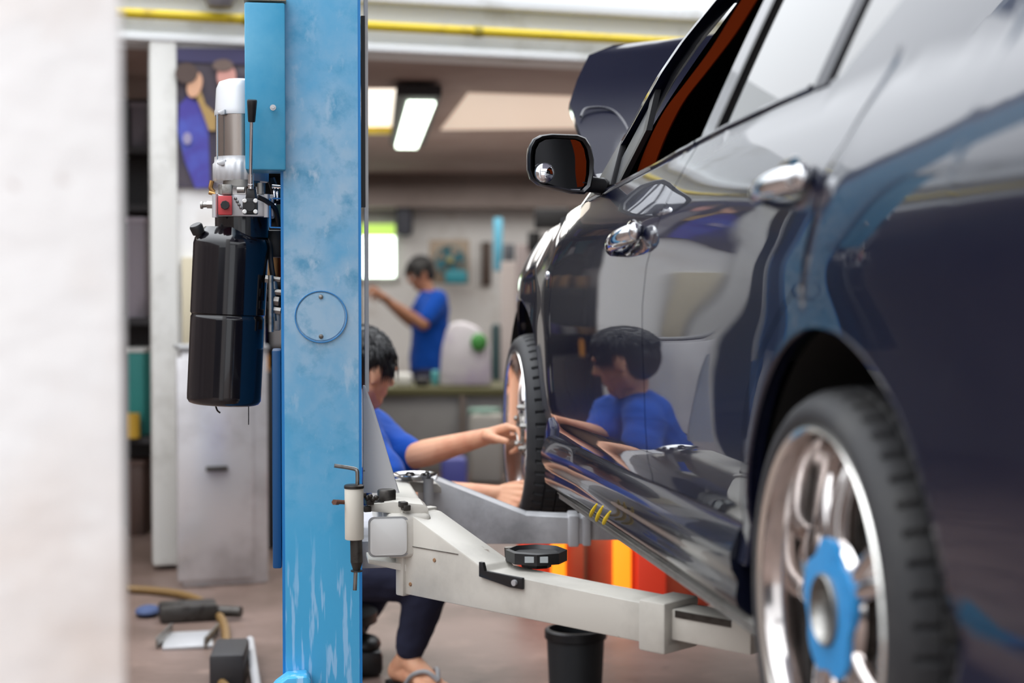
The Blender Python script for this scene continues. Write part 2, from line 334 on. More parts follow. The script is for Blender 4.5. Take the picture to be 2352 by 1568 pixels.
# lock release cylinder with bent pull rod
bm = NB(); a, b = at(813, 1117, 3.12), at(814, 1238, 3.12); lathe(bm, [(0, 0), (.0185, 0), (.0195, .002), (.0195, (a-b).length-.002), (.0185, (a-b).length), (0, (a-b).length)], axis_M(b, a-b), 24)
lk = link('lock_cylinder', bm, mat('cream_lift_paint', (205, 200, 188), .45), ca)
bm = NB(); a = at(813, 1116, 3.12); lathe(bm, [(.0, .003), (.018, .003), (.0205, .001), (.0205, -.004), (.019, -.005)], Matrix.Translation(a), 24); link('rim', bm, M['darksteel'], lk)
bm = NB(); tube(bm, smooth_path([at(821, 1118, 3.12), at(821, 1092, 3.12), at(820, 1082, 3.12), at(812, 1076, 3.12), at(768, 1069, 3.11)], 5), .0042, 10); link('pull_rod', bm, M['steel'], lk)
bm = NB(); cyl(bm, at(792, 1153, 3.12), at(770, 1152, 3.1), .0045, 8); cyl(bm, at(775, 1153, 3.12), at(768, 1153, 3.1), .0062, 6); link('side_bolt', bm, mat('rust_brown', (95, 60, 45), .7), lk)
bm = NB(); cyl(bm, at(818, 1238, 3.12), at(819, 1290, 3.12), .0125); cyl(bm, at(819, 1290, 3.12), at(819, 1310, 3.12), .0125, r1=.007); cyl(bm, at(819, 1309, 3.12), at(819, 1312, 3.12), .012); link('lower_rod', bm, M['darksteel'], lk)
bm = NB(); cyl(bm, at(817, 1311, 3.12), at(815, 1355, 3.12), .0042, 10); link('pin', bm, M['steel'], lk)
# ---- near arm
def arm(name, A, B, prof, wid, label, m, collars, tubes, lumps):
    """prof: (t, z) outline of the outer beam seen from the side, swept across wid"""
    A, B = V(A), V(B); d = (B-A).normalized(); n = V((d.y, -d.x, 0))      # n points to the camera side
    r = thing(name, label, 'lift arm', (A.x, A.y, .52)); off = n*(wid/2)
    P = lambda t, z, w=0: A+d*t+V((0, 0, z))+n*w
    bm = NB(); prism(bm, [P(t, z, wid/2) for t, z in prof], -n*wid, .003); link('beam', bm, m, r)
    for t0, t1, z0, z1, ww in collars:
        bm = NB(); bar(bm, P(t0, (z0+z1)/2), P(t1, (z0+z1)/2), ww, z1-z0, .005); link('collar', bm, m, r)
    for t0, t1, z0, z1, ww in tubes:
        bm = NB(); bar(bm, P(t0, (z0+z1)/2), P(t1, (z0+z1)/2), ww, z1-z0, .003); link('inner_tube', bm, m, r)
    return r, P, d, n
arm1, P1, d1, n1 = arm('lift_arm', (-.20, 3.2, 0), (.42, 2.6, 0), [(0, .525), (.70, .525), (.70, .597), (.24, .600), (.232, .612), (.03, .692), (0, .694)], .085,
    'near greyish white lift arm reaching towards the rear wheel', marm, [(.64, .70, .512, .604, .10)], [(.70, .87, .537, .592, .062)], None)
bm = NB(); bar(bm, P1(-.012, .61, .0), P1(.012, .61, .0), .1, .178, .004); link('end_plate', bm, marm, arm1)
bm = NB(); bar(bm, P1(.015, .6275, .0435), P1(.17, .6275, .0435), .0015, .0015); link('weld_seam', bm, M['steel'], arm1)
for t, z in ((.1, .607), (.027, .548)):
    bm = NB(); lathe(bm, [(0, .002), (.0035, .002), (.0045, 0), (.0045, -.002)], axis_M(P1(t, z, .0425), n1), 12); link('rust_spot', bm, mat('rust_spot', (140, 105, 75), .8), arm1)
# slider clamp and pad on top of the near arm
bm = NB(); prism(bm, [P1(t, z, .0425) for t, z in ((.235, .621), (.246, .621), (.25, .604), (.353, .604), (.353, .582), (.32, .582), (.235, .592))], n1*.007, .001)
ck = link('clamp_angle', bm, M['black'], arm1)
bm = NB(); cyl(bm, P1(.335, .593, .049), P1(.335, .593, .055), .006, 10); link('clamp_screw', bm, M['alu'], ck)
bm = NB(); c = at(1232, 1296, 3.06); c.z = .613
lathe(bm, [(0, -.012), (.03, -.012), (.03, 0), (.062, 0), (.062, .022), (.055, .024), (.05, .016), (0, .016)], Matrix.Translation(c), 8); pd = link('lifting_pad', bm, M['black'], arm1)
bm = NB(); box(bm, c+V((-.001, -.0585, .012)), (.046, .002, .012)); link('pale_mark', bm, mat('pale_grey_mark', (165, 170, 172), .5), pd)
bm = NB(); cyl(bm, at(1168, 1256, 3.2), at(1170, 1292, 3.2), .009); link('pad_post', bm, M['steel'], arm1)
bm = NB(); c = P1(.83, .6, 0); cyl(bm, c-V((0, 0, .015)), c+V((0, 0, .05)), .022); cyl(bm, c+V((0, 0, .05)), c+V((0, 0, .083)), .05); link('rear_lifting_pad', bm, mat('rusty_dirty_metal', (84, 66, 50), .8, noise_=((40, 32, 28), 40, .45, .6)), arm1)
bm = NB(); bar(bm, P1(.71, .585, .0315), P1(.83, .585, .0315), .003, .012); link('tube_slot', bm, M['darksteel'], arm1)
# ---- far arm
arm2, P2, d2, n2 = arm('lift_arm', (-.235, 3.84, 0), (.30, 3.84, 0), [(0, .525), (.42, .525), (.42, .591), (.27, .593), (.045, .682), (.045, .688), (0, .69)], .085,
    'far grey lift arm under the front wheel and sill', marm2, [(.375, .402, .518, .597, .095), (.41, .432, .52, .596, .092)], [(.43, .56, .533, .585, .062)], None)
bm = NB(); cyl(bm, at(984, 1098, 3.70), at(984, 1158, 3.70), .0125, 16); link('pivot_pin', bm, mat('glossy_grey_paint', (190, 190, 190), .2), arm2)
bm = NB(); c = P2(.505, .588, 0); cyl(bm, c, c+V((0, 0, .06)), .02); cyl(bm, c+V((0, 0, .055)), c+V((0, 0, .08)), .045); link('lifting_pad', bm, M['black'], arm2)
# magnetic tray with bolts
c = at(952, 1092, 3.72); tr = thing('parts_tray', 'round chrome tray of wheel bolts resting on the far arm', 'tray', tuple(c))
c.z = .6945
bm = NB(); lathe(bm, [(0, 0), (.03, 0), (.034, .004), (.052, .012), (.0565, .0145), (.056, .016), (.050, .0135), (.032, .006), (0, .0045)], Matrix.Translation(c), 40); link('dish', bm, M['chrome'], tr)
for k in range(5):
    bt = thing('wheel_bolt', 'small dark wheel bolt lying in the round chrome tray', 'bolt', tuple(c+V((-.025+k*.013, .008*(-1)**k, .006))), 'loose wheel bolts in the tray')
    bm = NB(); p = c+V((-.025+k*.013, .008*(-1)**k, .012)); dd = V((math.cos(k*1.9), math.sin(k*1.9), .12)).normalized()*.013
    cyl(bm, p-dd, p+dd, .0042, 8); link('shank', bm, M['steel'], bt)
    bm = NB(); cyl(bm, p+dd*.5, p+dd, .0075, 6); link('head', bm, M['darksteel'], bt)
# ================================================================ hydraulic power unit
PD = 3.36
pu = thing('hydraulic_power_unit', 'hydraulic pump with black oil tank hanging left of the blue column', 'hydraulic pump', tuple(at(515, 925, PD)))
tb, tt = at(514, 928, PD), at(532, 540, PD); ax = tt-tb; Lk = ax.length; MT = axis_M(tb, ax)
mtank = mat('glossy_black_enamel', (12, 11, 17), .14, spec=.5, coat=.35)
bm = NB(); R_ = .0815
lathe(bm, [(0, 0), (R_-.014, 0), (R_-.006, .003), (R_-.0015, .010), (R_-.001, .02), (R_-.001, Lk*.500), (R_-.001, Lk*.515), (R_-.003, Lk*.522), (R_-.003, Lk*.53), (R_, Lk*.537), (R_, Lk*.552), (R_, Lk-.03), (R_, Lk-.02), (R_-.003, Lk-.008), (R_-.012, Lk+.001), (.058, Lk+.016), (0, Lk+.016)], MT, 56)
tk = link('oil_tank', bm, mtank, pu)
bm = NB(); nk = at(556, 515, PD); lathe(bm, [(0, -.03), (.0585, -.03), (.0585, .014), (.056, .016), (0, .016)], Matrix.Translation(nk), 40); link('tank_neck', bm, mtank, tk)
bm = NB(); lathe(bm, [(.0, 0), (.009, 0), (.009, .012), (.0135, .014), (.0145, .03), (.012, .034), (0, .034)], axis_M(at(462, 548, PD-.04), at(452, 524, PD-.05)-at(462, 548, PD-.04)), 18); link('filler_cap', bm, M['black'], tk)
mstat = mat('brushed_steel', (165, 155, 148), .22, .95)
mc = at(553, 400, PD); zz = lambda y: at(553, y, PD).z-mc.z
def ribs(i, k): return -.0016 if (k % 4 < 2 and i in (2, 3)) else 0
bm = NB(); lathe(bm, [(0, zz(418)), (.058, zz(418)), (.0605, zz(415)), (.0605, zz(378)), (.057, zz(374)), (.0565, zz(362)), (0, zz(362))], Matrix.Translation(mc), 96, rf=ribs); mo = link('motor', bm, M['alu'], pu)
bm = NB(); lathe(bm, [(0, zz(364)), (.0535, zz(364)), (.0535, zz(266)), (0, zz(266))], Matrix.Translation(mc), 48); link('motor_body', bm, mstat, mo)
bm = NB(); lathe(bm, [(0, zz(267)), (.056, zz(267)), (.056, zz(257)), (.0545, zz(252)), (.052, zz(205)), (.046, zz(190)), (.03, zz(184)), (0, zz(184))], Matrix.Translation(mc), 40); link('end_bell', bm, M['alu'], mo)
bm = NB()
for (x0, y0, x1, y1) in ((500, 250, 516, 262), (498, 366, 518, 378)): prism(bm, [at(x0, y0+6, PD-.055), at(x1, y0, PD-.055), at(x1, y1, PD-.055), at(x0+8, y1+2, PD-.055), at(x0, y1-2, PD-.055)], (0, .02, 0), .001)
for xx in (499, 546): cyl(bm, at(xx, 262, PD-.05), at(xx, 366, PD-.05), .0022, 6)
link('tie_rod', bm, M['alu'], mo)
# valve block
bm = NB(); a, b = at(486, 497, 3.3), at(621, 446, 3.3); box(bm, ((a.x+b.x)/2, 3.345, (a.z+b.z)/2), (b.x-a.x, .09, b.z-a.z), RC, .003)
for px_ in (494, 613): cyl(bm, at(px_, 499, 3.29), at(px_, 446, 3.29), .0065, 12)
vb = link('valve_block', bm, M['alu'], pu)
bm = NB()
cyl(bm, at(510, 446, 3.3), at(510, 424, 3.3), .008); box(bm, at(522, 436, 3.3), (.022, .03, .022), RC, .002); cyl(bm, at(545, 436, 3.3), at(562, 436, 3.3), .007); cyl(bm, at(600, 446, 3.32), at(600, 420, 3.32), .009); cyl(bm, at(576, 446, 3.33), at(576, 422, 3.33), .011)
cyl(bm, at(555, 430, 3.34), at(555, 415, 3.34), .04, 24)
for i in range(4): ball(bm, at(541+i*4, 456+((i*7) % 24), 3.297), .0035, 8)
link('fitting', bm, M['steel'], vb)
bm = NB(); cyl(bm, at(490, 470, 3.3), at(476, 470, 3.3), .009, 6); cyl(bm, at(478, 470, 3.3), at(462, 471, 3.3), .0055, 12); cyl(bm, at(466, 471, 3.3), at(461, 471, 3.3), .008, 12); link('hose_union', bm, M['steel'], vb)
bm = NB(); cyl(bm, at(494, 446, 3.31), at(480, 442, 3.31), .004); tube(bm, smooth_path([at(492, 442, 3.33), at(484, 432, 3.33), at(487, 415, 3.33)], 4), .005, 8); link('brass_pipe', bm, mat('brass', (170, 130, 80), .35, .8), vb)
a, b = at(502, 494, 3.285), at(533, 450, 3.285); bm = NB(); box(bm, ((a.x+b.x)/2, 3.285, (a.z+b.z)/2), (b.x-a.x, .02, b.z-a.z), RC, .002); rs = link('red_coil', bm, mat('red_plastic', (190, 62, 66), .45), vb)
bm = NB(); lathe(bm, [(0, .008), (.009, .008), (.0098, .006), (.0098, 0)], axis_M(at(517, 471, 3.274), -FW), 8); link('coil_nut', bm, M['black'], rs)
# lever
bm = NB(); a, b = at(557, 492, 3.195), at(591, 455, 3.195); box(bm, ((a.x+b.x)/2, 3.200, (a.z+b.z)/2), (b.x-a.x, .03, b.z-a.z), RC, .003); prism(bm, [at(x, y, 3.187) for x, y in ((563, 457), (567, 432), (583, 432), (587, 457))], (0, .03, 0), .002)
lathe(bm, [(0, .006), (.010, .006), (.0105, 0)], axis_M(at(574, 474, 3.185), -FW), 20)
lv = link('lever', bm, M['black'], pu)
for x, y in ((562, 461), (587, 461), (562, 486), (587, 486)):
    bm = NB(); lathe(bm, [(0, .004), (.0035, .004), (.0048, .002), (.0048, 0)], axis_M(at(x, y, 3.182), -FW), 12); link('screw', bm, M['white'], lv)
bm = NB(); cyl(bm, at(576, 426, 3.187), at(576, 400, 3.183), .0062, 12, r1=.0058); cyl(bm, at(576, 400, 3.183), at(578, 270, 3.155), .0036, 12); ball(bm, at(576, 425, 3.187), .0068, 12); cyl(bm, at(576, 434, 3.187), at(576, 424, 3.187), .0055); link('lever_rod', bm, M['chrome'], lv)
bm = NB(); a, b = at(578, 280, 3.157), at(579, 229, 3.147); lathe(bm, [(0, 0), (.0068, 0), (.0075, .002), (.0098, .034), (.0104, (b-a).length-.003), (.0095, (b-a).length), (0, (b-a).length)], axis_M(a, b-a), 20); link('lever_grip', bm, M['black'], lv)
# hoses and blue bracket between pump and column
bm = NB(); tube(bm, smooth_path([at(592, 452, 3.27), at(612, 462, 3.28), at(632, 480, 3.3), at(640, 520, 3.33)], 5), .0055, 8)
tube(bm, smooth_path([at(600, 540, 3.4), at(618, 560, 3.38), at(622, 600, 3.36), at(628, 640, 3.36), at(640, 690, 3.38)], 5), .006, 8)
tube(bm, smooth_path([at(622, 410, 3.4), at(632, 440, 3.4), at(636, 470, 3.4)], 4), .009, 8)
box(bm, at(632, 560, 3.42), (.03, .04, .06), RC, .003)
link('hydraulic_hose', bm, M['black'], pu)
bm = NB()
for a, b in (((621, 456), (621, 522)), ((621, 522), (646, 523)), ((626, 456), (646, 456))): bar(bm, at(*a, 3.29), at(*b, 3.29), .012, .0025)
link('blue_bracket', bm, medge, pu)
bm = NB()
for i, (x, y, r) in enumerate(((618, 640, .009), (629, 655, .007), (636, 640, .006), (623, 672, .01), (633, 690, .011), (621, 700, .008), (637, 712, .008), (628, 728, .006), (640, 670, .007))):
    if i % 2: cyl(bm, at(x, y-9, 3.34), at(x+2, y+9, 3.34), r, 10)
    else: cyl(bm, at(x-8, y, 3.34), at(x+8, y+2, 3.34), r, 6)
cyl(bm, at(622, 632, 3.33), at(622, 762, 3.33), .006, 10)
box(bm, at(634, 735, 3.36), (.02, .03, .045), RC, .003); link('manifold', bm, M['steel'], pu)
bm = NB()
for x, y in ((630, 447), (637, 450), (632, 478)): box(bm, at(x, y, 3.31), (.005, .012, .02), RC, .001)
cyl(bm, at(625, 428, 3.31), at(646, 430, 3.31), .004, 8); link('terminal', bm, M['chrome'], pu)
bm = NB(); tube(bm, smooth_path([at(495, 930, 3.36), at(499, 942, 3.36), at(506, 948, 3.36)], 3), .002, 6); cyl(bm, at(571, 925, 3.36), at(571, 975, 3.36), .0012, 6); link('drain_wire', bm, M['darksteel'], pu)
# ================================================================ the raised car (local frame: x forward from the rear axle, y out to the left, z up from wheel centre)
PR = V((0.35538624, 1.8, CAM_H-0.37431248))
def mpaint():
    m = mat('navy_black_car_paint', (13, 17, 38), .3, spec=.1, coat=1.0); b = m.node_tree.nodes['Principled BSDF']; b.inputs['Coat IOR'].default_value = 1.48; b.inputs['Coat Roughness'].default_value = .012; return m
paint = mpaint(); underbody = mat('dark_underbody', (14, 14, 15), .8); mirm = mat('black_mirror_housing', (14, 14, 16), .3); trimk = mat('matt_black_trim', (24, 24, 26), .4)
tint = mat('dark_tinted_glass', (12, 14, 14), .015, spec=.3, coat=1.0); tint.node_tree.nodes['Principled BSDF'].inputs['Coat IOR'].default_value = 1.5; skirtm = mat('skirt_paint', (12, 15, 30), .22, spec=.3, coat=.45); sillm = mat('grey_sill_flange', (118, 116, 112), .55, noise_=((88, 84, 78), 12, .5, .7))
polish = mat('polished_alloy', (216, 212, 210), .13, 1.0, noise_=((200, 190, 185), 4, .4, .7)); lipm = mat('bright_alloy_lip', (232, 230, 224), .16, .9)
car = thing('car', 'glossy dark navy sedan raised on the lift with its bonnet open', 'car', PR); car.rotation_euler = (0, 0, math.radians(98.2)); car['_local'] = 1
ZB = [-.30, -.11, -.09, -.03, .03, .05, .08, .15, .30, .42, .475, .505, .53, .56, .59, .62]
VB = [-.10, -.045, -.022, -.002, -.012, -.018, -.006, .0, .006, .004, 0, -.005, -.014, -.028, -.043, -.062]
def lerp(a, b, t): return a+(b-a)*t
def interp(z, X, Y):
    if z <= X[0]: return Y[0]
    for i in range(len(X)-1):
        if z <= X[i+1]:
            t = (z-X[i])/(X[i+1]-X[i]); return lerp(Y[i], Y[i+1], t)
    return Y[-1]
def sm(t): t = max(0, min(1, t)); return t*t*(3-2*t)
TAB = []
for i in range(-30, 135):
    zs = i*.01; k = [interp(zs+j*.006, ZB, VB) for j in (-2, -1, 0, 1, 2)]
    TAB.append(sum(k)/5)
def vz(z):
    if z > .62: return -.062-.34*(z-.62)-.12*(z-.62)**2
    f = (z+.30)/.01; i = int(max(0, min(len(TAB)-2, f))); return lerp(TAB[i], TAB[i+1], max(0, min(1, f-i)))
def surf(s, z, inset=0.0):
    v = vz(z)
    if s > 1.8: v -= .020*sm((s-1.8)/.45)
    if s > 2.3: v -= .14*((s-2.3)/.75)**2.2
    if s > 1.5 and z > .4: v -= .05*sm((s-1.5)/1.0)*sm((z-.4)/.16)      # bonnet shoulder rounds over
    if s < -.6: v -= .15*((-.6-s)/.5)**2
    v += .006*math.exp(-((s-2.42)/.34)**2)*math.exp(-((z-.36)/.06)**2)+.012*math.exp(-((s+.03)/.42)**2)*math.exp(-((z-.40)/.08)**2)
    return V((s, v-inset, z))
def fun(pts):     # pts: (x, y) sorted by x
    X = [p[0] for p in pts]; Y = [p[1] for p in pts]; return lambda x: interp(x, X, Y)
def panel(name, sf, sr, zb, zt, nu=40, nw=36, m=None, parent=None, sfn=surf, thick=.010, us=None, extra=None, inset=0):
    """a body panel: front edge sf(z), rear edge sr(z), lower edge zb(s), upper edge zt(s)"""
    bm = NB(); G = []
    for j in range(nw+1):
        w = j/nw; row = []
        for i in range(nu+1):
            u = i/nu if us is None else us[i]
            z = .35; s = 0
            for _ in range(40):
                s = lerp(sr(z), sf(z), u); z = lerp(z, lerp(zb(s), zt(s), w), .6)
            row.append(bm.verts.new(sfn(s, z, inset)))
        G.append(row)
    for j in range(nw):
        for i in range(nu): bm.faces.new((G[j][i], G[j][i+1], G[j+1][i+1], G[j+1][i]))
    if extra: extra(bm, G)
    bmesh.ops.remove_doubles(bm, verts=bm.verts, dist=.00005)
    be = [e for e in bm.edges if len(e.link_faces) == 1]
    r = bmesh.ops.extrude_edge_only(bm, edges=be); nv = [v for v in r['geom'] if isinstance(v, bmesh.types.BMVert)]
    for v in nv: v.co.y -= thick
    o = link(name, bm, m or paint, parent if parent is not None else car, auto=50); return o
def mirror_part(o, parent=None):
    me = o.data.copy(); W2 = -1.60
    for v in me.vertices: v.co.y = W2-v.co.y
    me.flip_normals(); c = bpy.data.objects.new(o.name, me); COL.objects.link(c); c.parent = parent or car; return c
E5 = .0022
beltz = fun([(-.75, .66), (-.14, .66), (.03, .652), (.15, .644), (.34, .641), (.6, .633), (.77, .625), (1.0, .608), (1.4, .586), (1.62, .575), (2.6, .54), (3.0, .49)])
rearSeam = fun([(.05, .33), (.12, .292), (.2, .272), (.243, .245), (.285, .205), (.332, .125), (.36, .07), (.386, .0), (.45, -.012), (.52, -.017), (.546, -.04), (.609, -.057), (.70, -.09)])
Bseam = fun([(.05, .873), (.2, .865), (.354, .868), (.42, .845), (.458, .812), (.507, .777), (.56, .757), (.62, .75)])
Fseam = fun([(.03, 1.87), (.19, 1.865), (.346, 1.836), (.43, 1.786), (.505, 1.70), (.562, 1.655), (.6, 1.63)])
RR = .338; RC0 = -.04; FR = .36; FC = 2.43
def archz(c, R): return lambda s: math.sqrt(max(0, R*R-(s-c)**2))
# doors
sub = lambda f, e: (lambda z: f(z)+e)
rd = panel('rear_door', sub(Bseam, -E5), sub(rearSeam, E5), fun([(0, .052), (.4, .056), (.9, .046)]), sub(beltz, -.002), 60, 50)
fd = panel('front_door', sub(Fseam, -E5), sub(Bseam, E5), fun([(.8, .046), (1.9, .034)]), sub(beltz, -.002), 60, 50)
# rear quarter with the wheel arch
def quarter():
    n = 60; th = [math.pi*k/n for k in range(n+1)]
    zc = lambda s: archz(RC0, RR)(s)
    bm = NB(); cols = []
    ss = [RC0+RR*math.cos(t) for t in th]
    for s in ss:          # columns from the arch up to the door seam or the belt line
        zb_ = zc(s); zt_ = beltz(s)+.02
        if s > -.088:
            z = zt_
            for k in range(400):
                zz_ = .70-.65*k/400
                if rearSeam(zz_)-E5 > s: zt_ = zz_; break
        zt_ = max(zt_, zb_+.004); cols.append([bm.verts.new(surf(s, lerp(zb_, zt_, j/30))) for j in range(31)])
    for A, B in zip(cols, cols[1:]):
        for j in range(30): bm.faces.new((A[j], A[j+1], B[j+1], B[j]))
    base = cols[-1]; s0 = ss[-1]; prev = base; S = [s0-(s0+.98)*k/26 for k in range(1, 27)]
    for s in S:
        c = [bm.verts.new(surf(s, lerp(0, beltz(s)+.02, j/30))) for j in range(31)]
        for j in range(30): bm.faces.new((prev[j], prev[j+1], c[j+1], c[j]))
        prev = c
    low = [[None]*27 for _ in range(7)]
    for j in range(7):
        z = -.15*j/6
        for i, s in enumerate([s0]+S): low[j][i] = bm.verts.new(surf(lerp(-math.sqrt(RR*RR-z*z)+RC0, -.98, i/26), z))
    for j in range(6):
        for i in range(26): bm.faces.new((low[j][i], low[j][i+1], low[j+1][i+1], low[j+1][i]))
    # narrow sliver ahead of the arch
    g = []
    for j in range(9):
        z = lerp(.0, .235, j/8); sa = math.sqrt(RR*RR-z*z)+RC0; sb_ = max(rearSeam(max(z, .05))-E5, sa+.003); g.append([bm.verts.new(surf(lerp(sa, sb_, i/4), z)) for i in range(5)])
    for j in range(8):
        for i in range(4): bm.faces.new((g[j][i], g[j][i+1], g[j+1][i+1], g[j+1][i]))
    bmesh.ops.remove_doubles(bm, verts=bm.verts, dist=.0002)
    be = [e for e in bm.edges if len(e.link_faces) == 1]
    r = bmesh.ops.extrude_edge_only(bm, edges=be)
    for v in [v for v in r['geom'] if isinstance(v, bmesh.types.BMVert)]: v.co.y -= .022
    return link('rear_quarter_panel', bm, paint, car, auto=50)
rq = quarter()
def fender():
    n = 44; bm = NB(); top = lambda s: beltz(s)+.0
    ss = [1.70+(FC-FR-.0-1.70)*0 for _ in ()]
    cols = []; N = 30
    # between the door seam and the arch
    G = []
    for j in range(N+1):
        z = lerp(.035, .56, j/N); a = Fseam(z)+E5; b = FC-math.sqrt(max(FR*FR-z*z, 0)) if z < FR else None
        if b is None: break
        G.append([bm.verts.new(surf(lerp(a, b, i/10), z)) for i in range(11)])
    for A, B in zip(G, G[1:]):
        for i in range(10): bm.faces.new((A[i], A[i+1], B[i+1], B[i]))
    zl = lerp(.035, .56, (len(G)-1)/N)
    # above: full rows
    H = []
    for j in range(17):
        row = []
        for i in range(61):
            u = i/60; z = .3; s = 0
            for _ in range(40):
                s = lerp(Fseam(z)+E5, 3.02, u); lo = max(zl, archz(FC, FR)(s)) if s < FC+FR else zl
                z = lerp(z, lerp(lo, top(s), j/16), .6)
            row.append(bm.verts.new(surf(s, z)))
        H.append(row)
    for A, B in zip(H, H[1:]):
        for i in range(60): bm.faces.new((A[i], A[i+1], B[i+1], B[i]))
    # ahead of the arch
    K = [[bm.verts.new(surf(lerp(FC+math.sqrt(max(FR*FR-z*z, 0)), 3.02, i/8), z)) for i in range(9)] for z in [lerp(-.1, zl, j/12) for j in range(13)]]
    for A, B in zip(K, K[1:]):
        for i in range(8): bm.faces.new((A[i], A[i+1], B[i+1], B[i]))
    bmesh.ops.remove_doubles(bm, verts=bm.verts, dist=.0003)
    r = bmesh.ops.extrude_edge_only(bm, edges=[e for e in bm.edges if len(e.link_faces) == 1])
    for v in [v for v in r['geom'] if isinstance(v, bmesh.types.BMVert)]: v.co.y -= .022
    return link('front_fender', bm, paint, car, auto=50)
ff = fender()
# arch lips
for c, R in ((RC0, RR), (FC, FR)):
    bm = NB(); pts = [surf(c+R*math.cos(t), R*math.sin(t))+V((0, -.0045, 0)) for t in [math.pi*k/40 for k in range(41)]]; tube(bm, pts, .005, 8); link('arch_lip', bm, paint, car)
# side skirt: bulging body kit below the doors
sk0 = [(.048, -.020), (.030, -.006), (.0, .006), (-.025, .004), (-.042, -.004), (-.062, -.002), (-.078, -.006), (-.09, -.022)]
skt = [(p.x, p.y) for p in smooth_path([(a, b, 0) for a, b in sk0], 4)]
bm = NB(); rows = []
for z, v in skt:
    row = []
    for i in range(61):
        s = lerp(.335, 1.90, i/60); zz_ = z+lerp(.012, -.006, i/60)
        f = sm((s-1.55)/.35); row.append(bm.verts.new(V((s+(.0 if z > 0 else 0), v-.004+.012*f*(1 if z < .04 else 0), zz_))))
    rows.append(row)
for A, B in zip(rows, rows[1:]):
    for i in range(60): bm.faces.new((A[i], A[i+1], B[i+1], B[i]))
r = bmesh.ops.extrude_edge_only(bm, edges=[e for e in bm.edges if len(e.link_faces) == 1])
for v in [v for v in r['geom'] if isinstance(v, bmesh.types.BMVert)]: v.co.y -= .05
sk = link('side_skirt', bm, skirtm, car, auto=60)
bm = NB(); prism(bm, [(s, -.026, z) for s, z in ((.2, -.078), (1.88, -.098), (1.88, -.118), (.2, -.100))], (0, -.004, 0)); prism(bm, [(s, -.026, z) for s, z in ((.2, -.082), (1.87, -.102), (1.87, -.105), (.2, -.085))], (0, .006, 0)); link('sill_flange', bm, sillm, sk)
# end piece ahead of the skirt, coloured blue for the bluish highlight there
bm = NB(); prism(bm, [(1.90, .004, -.02), (1.92, .002, .04), (1.905, -.004, .075), (1.89, -.006, .05), (1.885, .004, -.02)], (0, -.03, 0), .003); link('skirt_end_cap', bm, mat('blue_highlight_tone', (20, 26, 70), .12, coat=.5), sk)
# yellow grease pencil marks
mk = mat('yellow_marker', (232, 200, 20), .5)
for x0, y0 in ((1378, 1158), (1365, 1190)): pass
def oncar(px, py, v=0.0):
    r = ray(px, py); o = V((0, 0, CAM_H)); t = ((PR-o).dot(LF)+v)/r.dot(LF); q = o+r*t-PR; return V((q.dot(FW), q.dot(LF), q.z))
for (a, b) in (((1371, 1157), (1356, 1186)), ((1385, 1162), (1370, 1196)), ((1402, 1174), (1386, 1203))):
    bm = NB(); A_, B_ = oncar(*a, .020), oncar(*b, .012); mid_ = (A_+B_)/2+V((0, .003, -.003)); tube(bm, smooth_path([A_, mid_, B_], 4), [.0016, .0022, .003, .0036, .004, .004, .004, .0034, .002], 8); link('chalk_mark', bm, mk, sk)
# --------- inner shell, wheel wells, floor
bm = NB()
def inner(s0, s1, z0, z1, v=-.035): box(bm, ((s0+s1)/2, v-.01, (z0+z1)/2), (s1-s0, .02, z1-z0))
inner(.36, 2.0, -.05, .56, -.05); inner(-.95, -.42, -.1, .6, -.17); inner(-.45, .4, .375, .60, -.06)
for w in (-.12, -1.42): box(bm, (.95, w, -.055), (1.95, .12, .05))
box(bm, (1.0, -.8, -.03), (3.9, 1.2, .04)); box(bm, (1.15, -.8, .62), (.02, .02, .02))
box(bm, (1.15, -1.56, .27), (1.7, .02, .6)); box(bm, (-.7, -.8, .3), (.45, 1.2, .5)); box(bm, (2.85, -.8, .15), (.25, 1.2, .3)); box(bm, (1.72, -.8, .3), (.05, 1.3, .6))
link('underbody', bm, underbody, car, smooth=False)
for c, R in ((RC0, RR), (FC, FR)):
    bm = NB(); A_, B_ = [], []; n = 30
    for k in range(n+1):
        t = -.25+(math.pi+.5)*k/n; A_.append(bm.verts.new((c+(R+.004)*math.cos(t), -.028, (R+.004)*math.sin(t)))); B_.append(bm.verts.new((c+(R+.0)*math.cos(t), -.30, (R+.0)*math.sin(t))))
    for k in range(n): bm.faces.new((A_[k], A_[k+1], B_[k+1], B_[k]))
    bm.faces.new(B_); link('wheel_well', bm, mat('felt_wheel_well', (20, 19, 18), .9), car)
# --------- greenhouse
gl_top = 1.0
def strip(name, f, r, z0, z1, m, parent=None, inset=0, thick=.012, nu=4, nw=14, zb=None, zt=None):
    return panel(name, f, r, zb or (lambda s: z0), zt or (lambda s: z1), nu, nw, m, parent, surf, thick, inset=inset)
Apil = fun([(.56, 1.69), (.63, 1.58), (.678, 1.519), (.718, 1.456), (.818, 1.34), (.868, 1.238), (.921, 1.064), (.95, .93), (.97, .8)])
Apil_in = lambda z: Apil(z)-lerp(.03, .06, sm((z-.6)/.3))
roofz = fun([(-.75, .70), (-.45, .83), (-.2, .91), (0, .945), (.4, .975), (.8, .968), (1.064, .921), (1.238, .868), (1.34, .818), (1.456, .718), (1.58, .63), (1.69, .56)])
ln = lambda a, b: fun([a, b])
Bf = ln((.60, .765), (.97, .60)); Br = ln((.60, .66), (.97, .515)); RWr = ln((.60, .215), (.97, .065)); D2 = ln((.60, .165), (.97, .03)); Qr = fun([(.60, .150), (.65, .105), (.72, -.03), (.97, -.40)]); Cr = ln((.60, -.6), (.97, -.7))
beltu = sub(beltz, -.004); roofu = lambda s: roofz(s)-.03
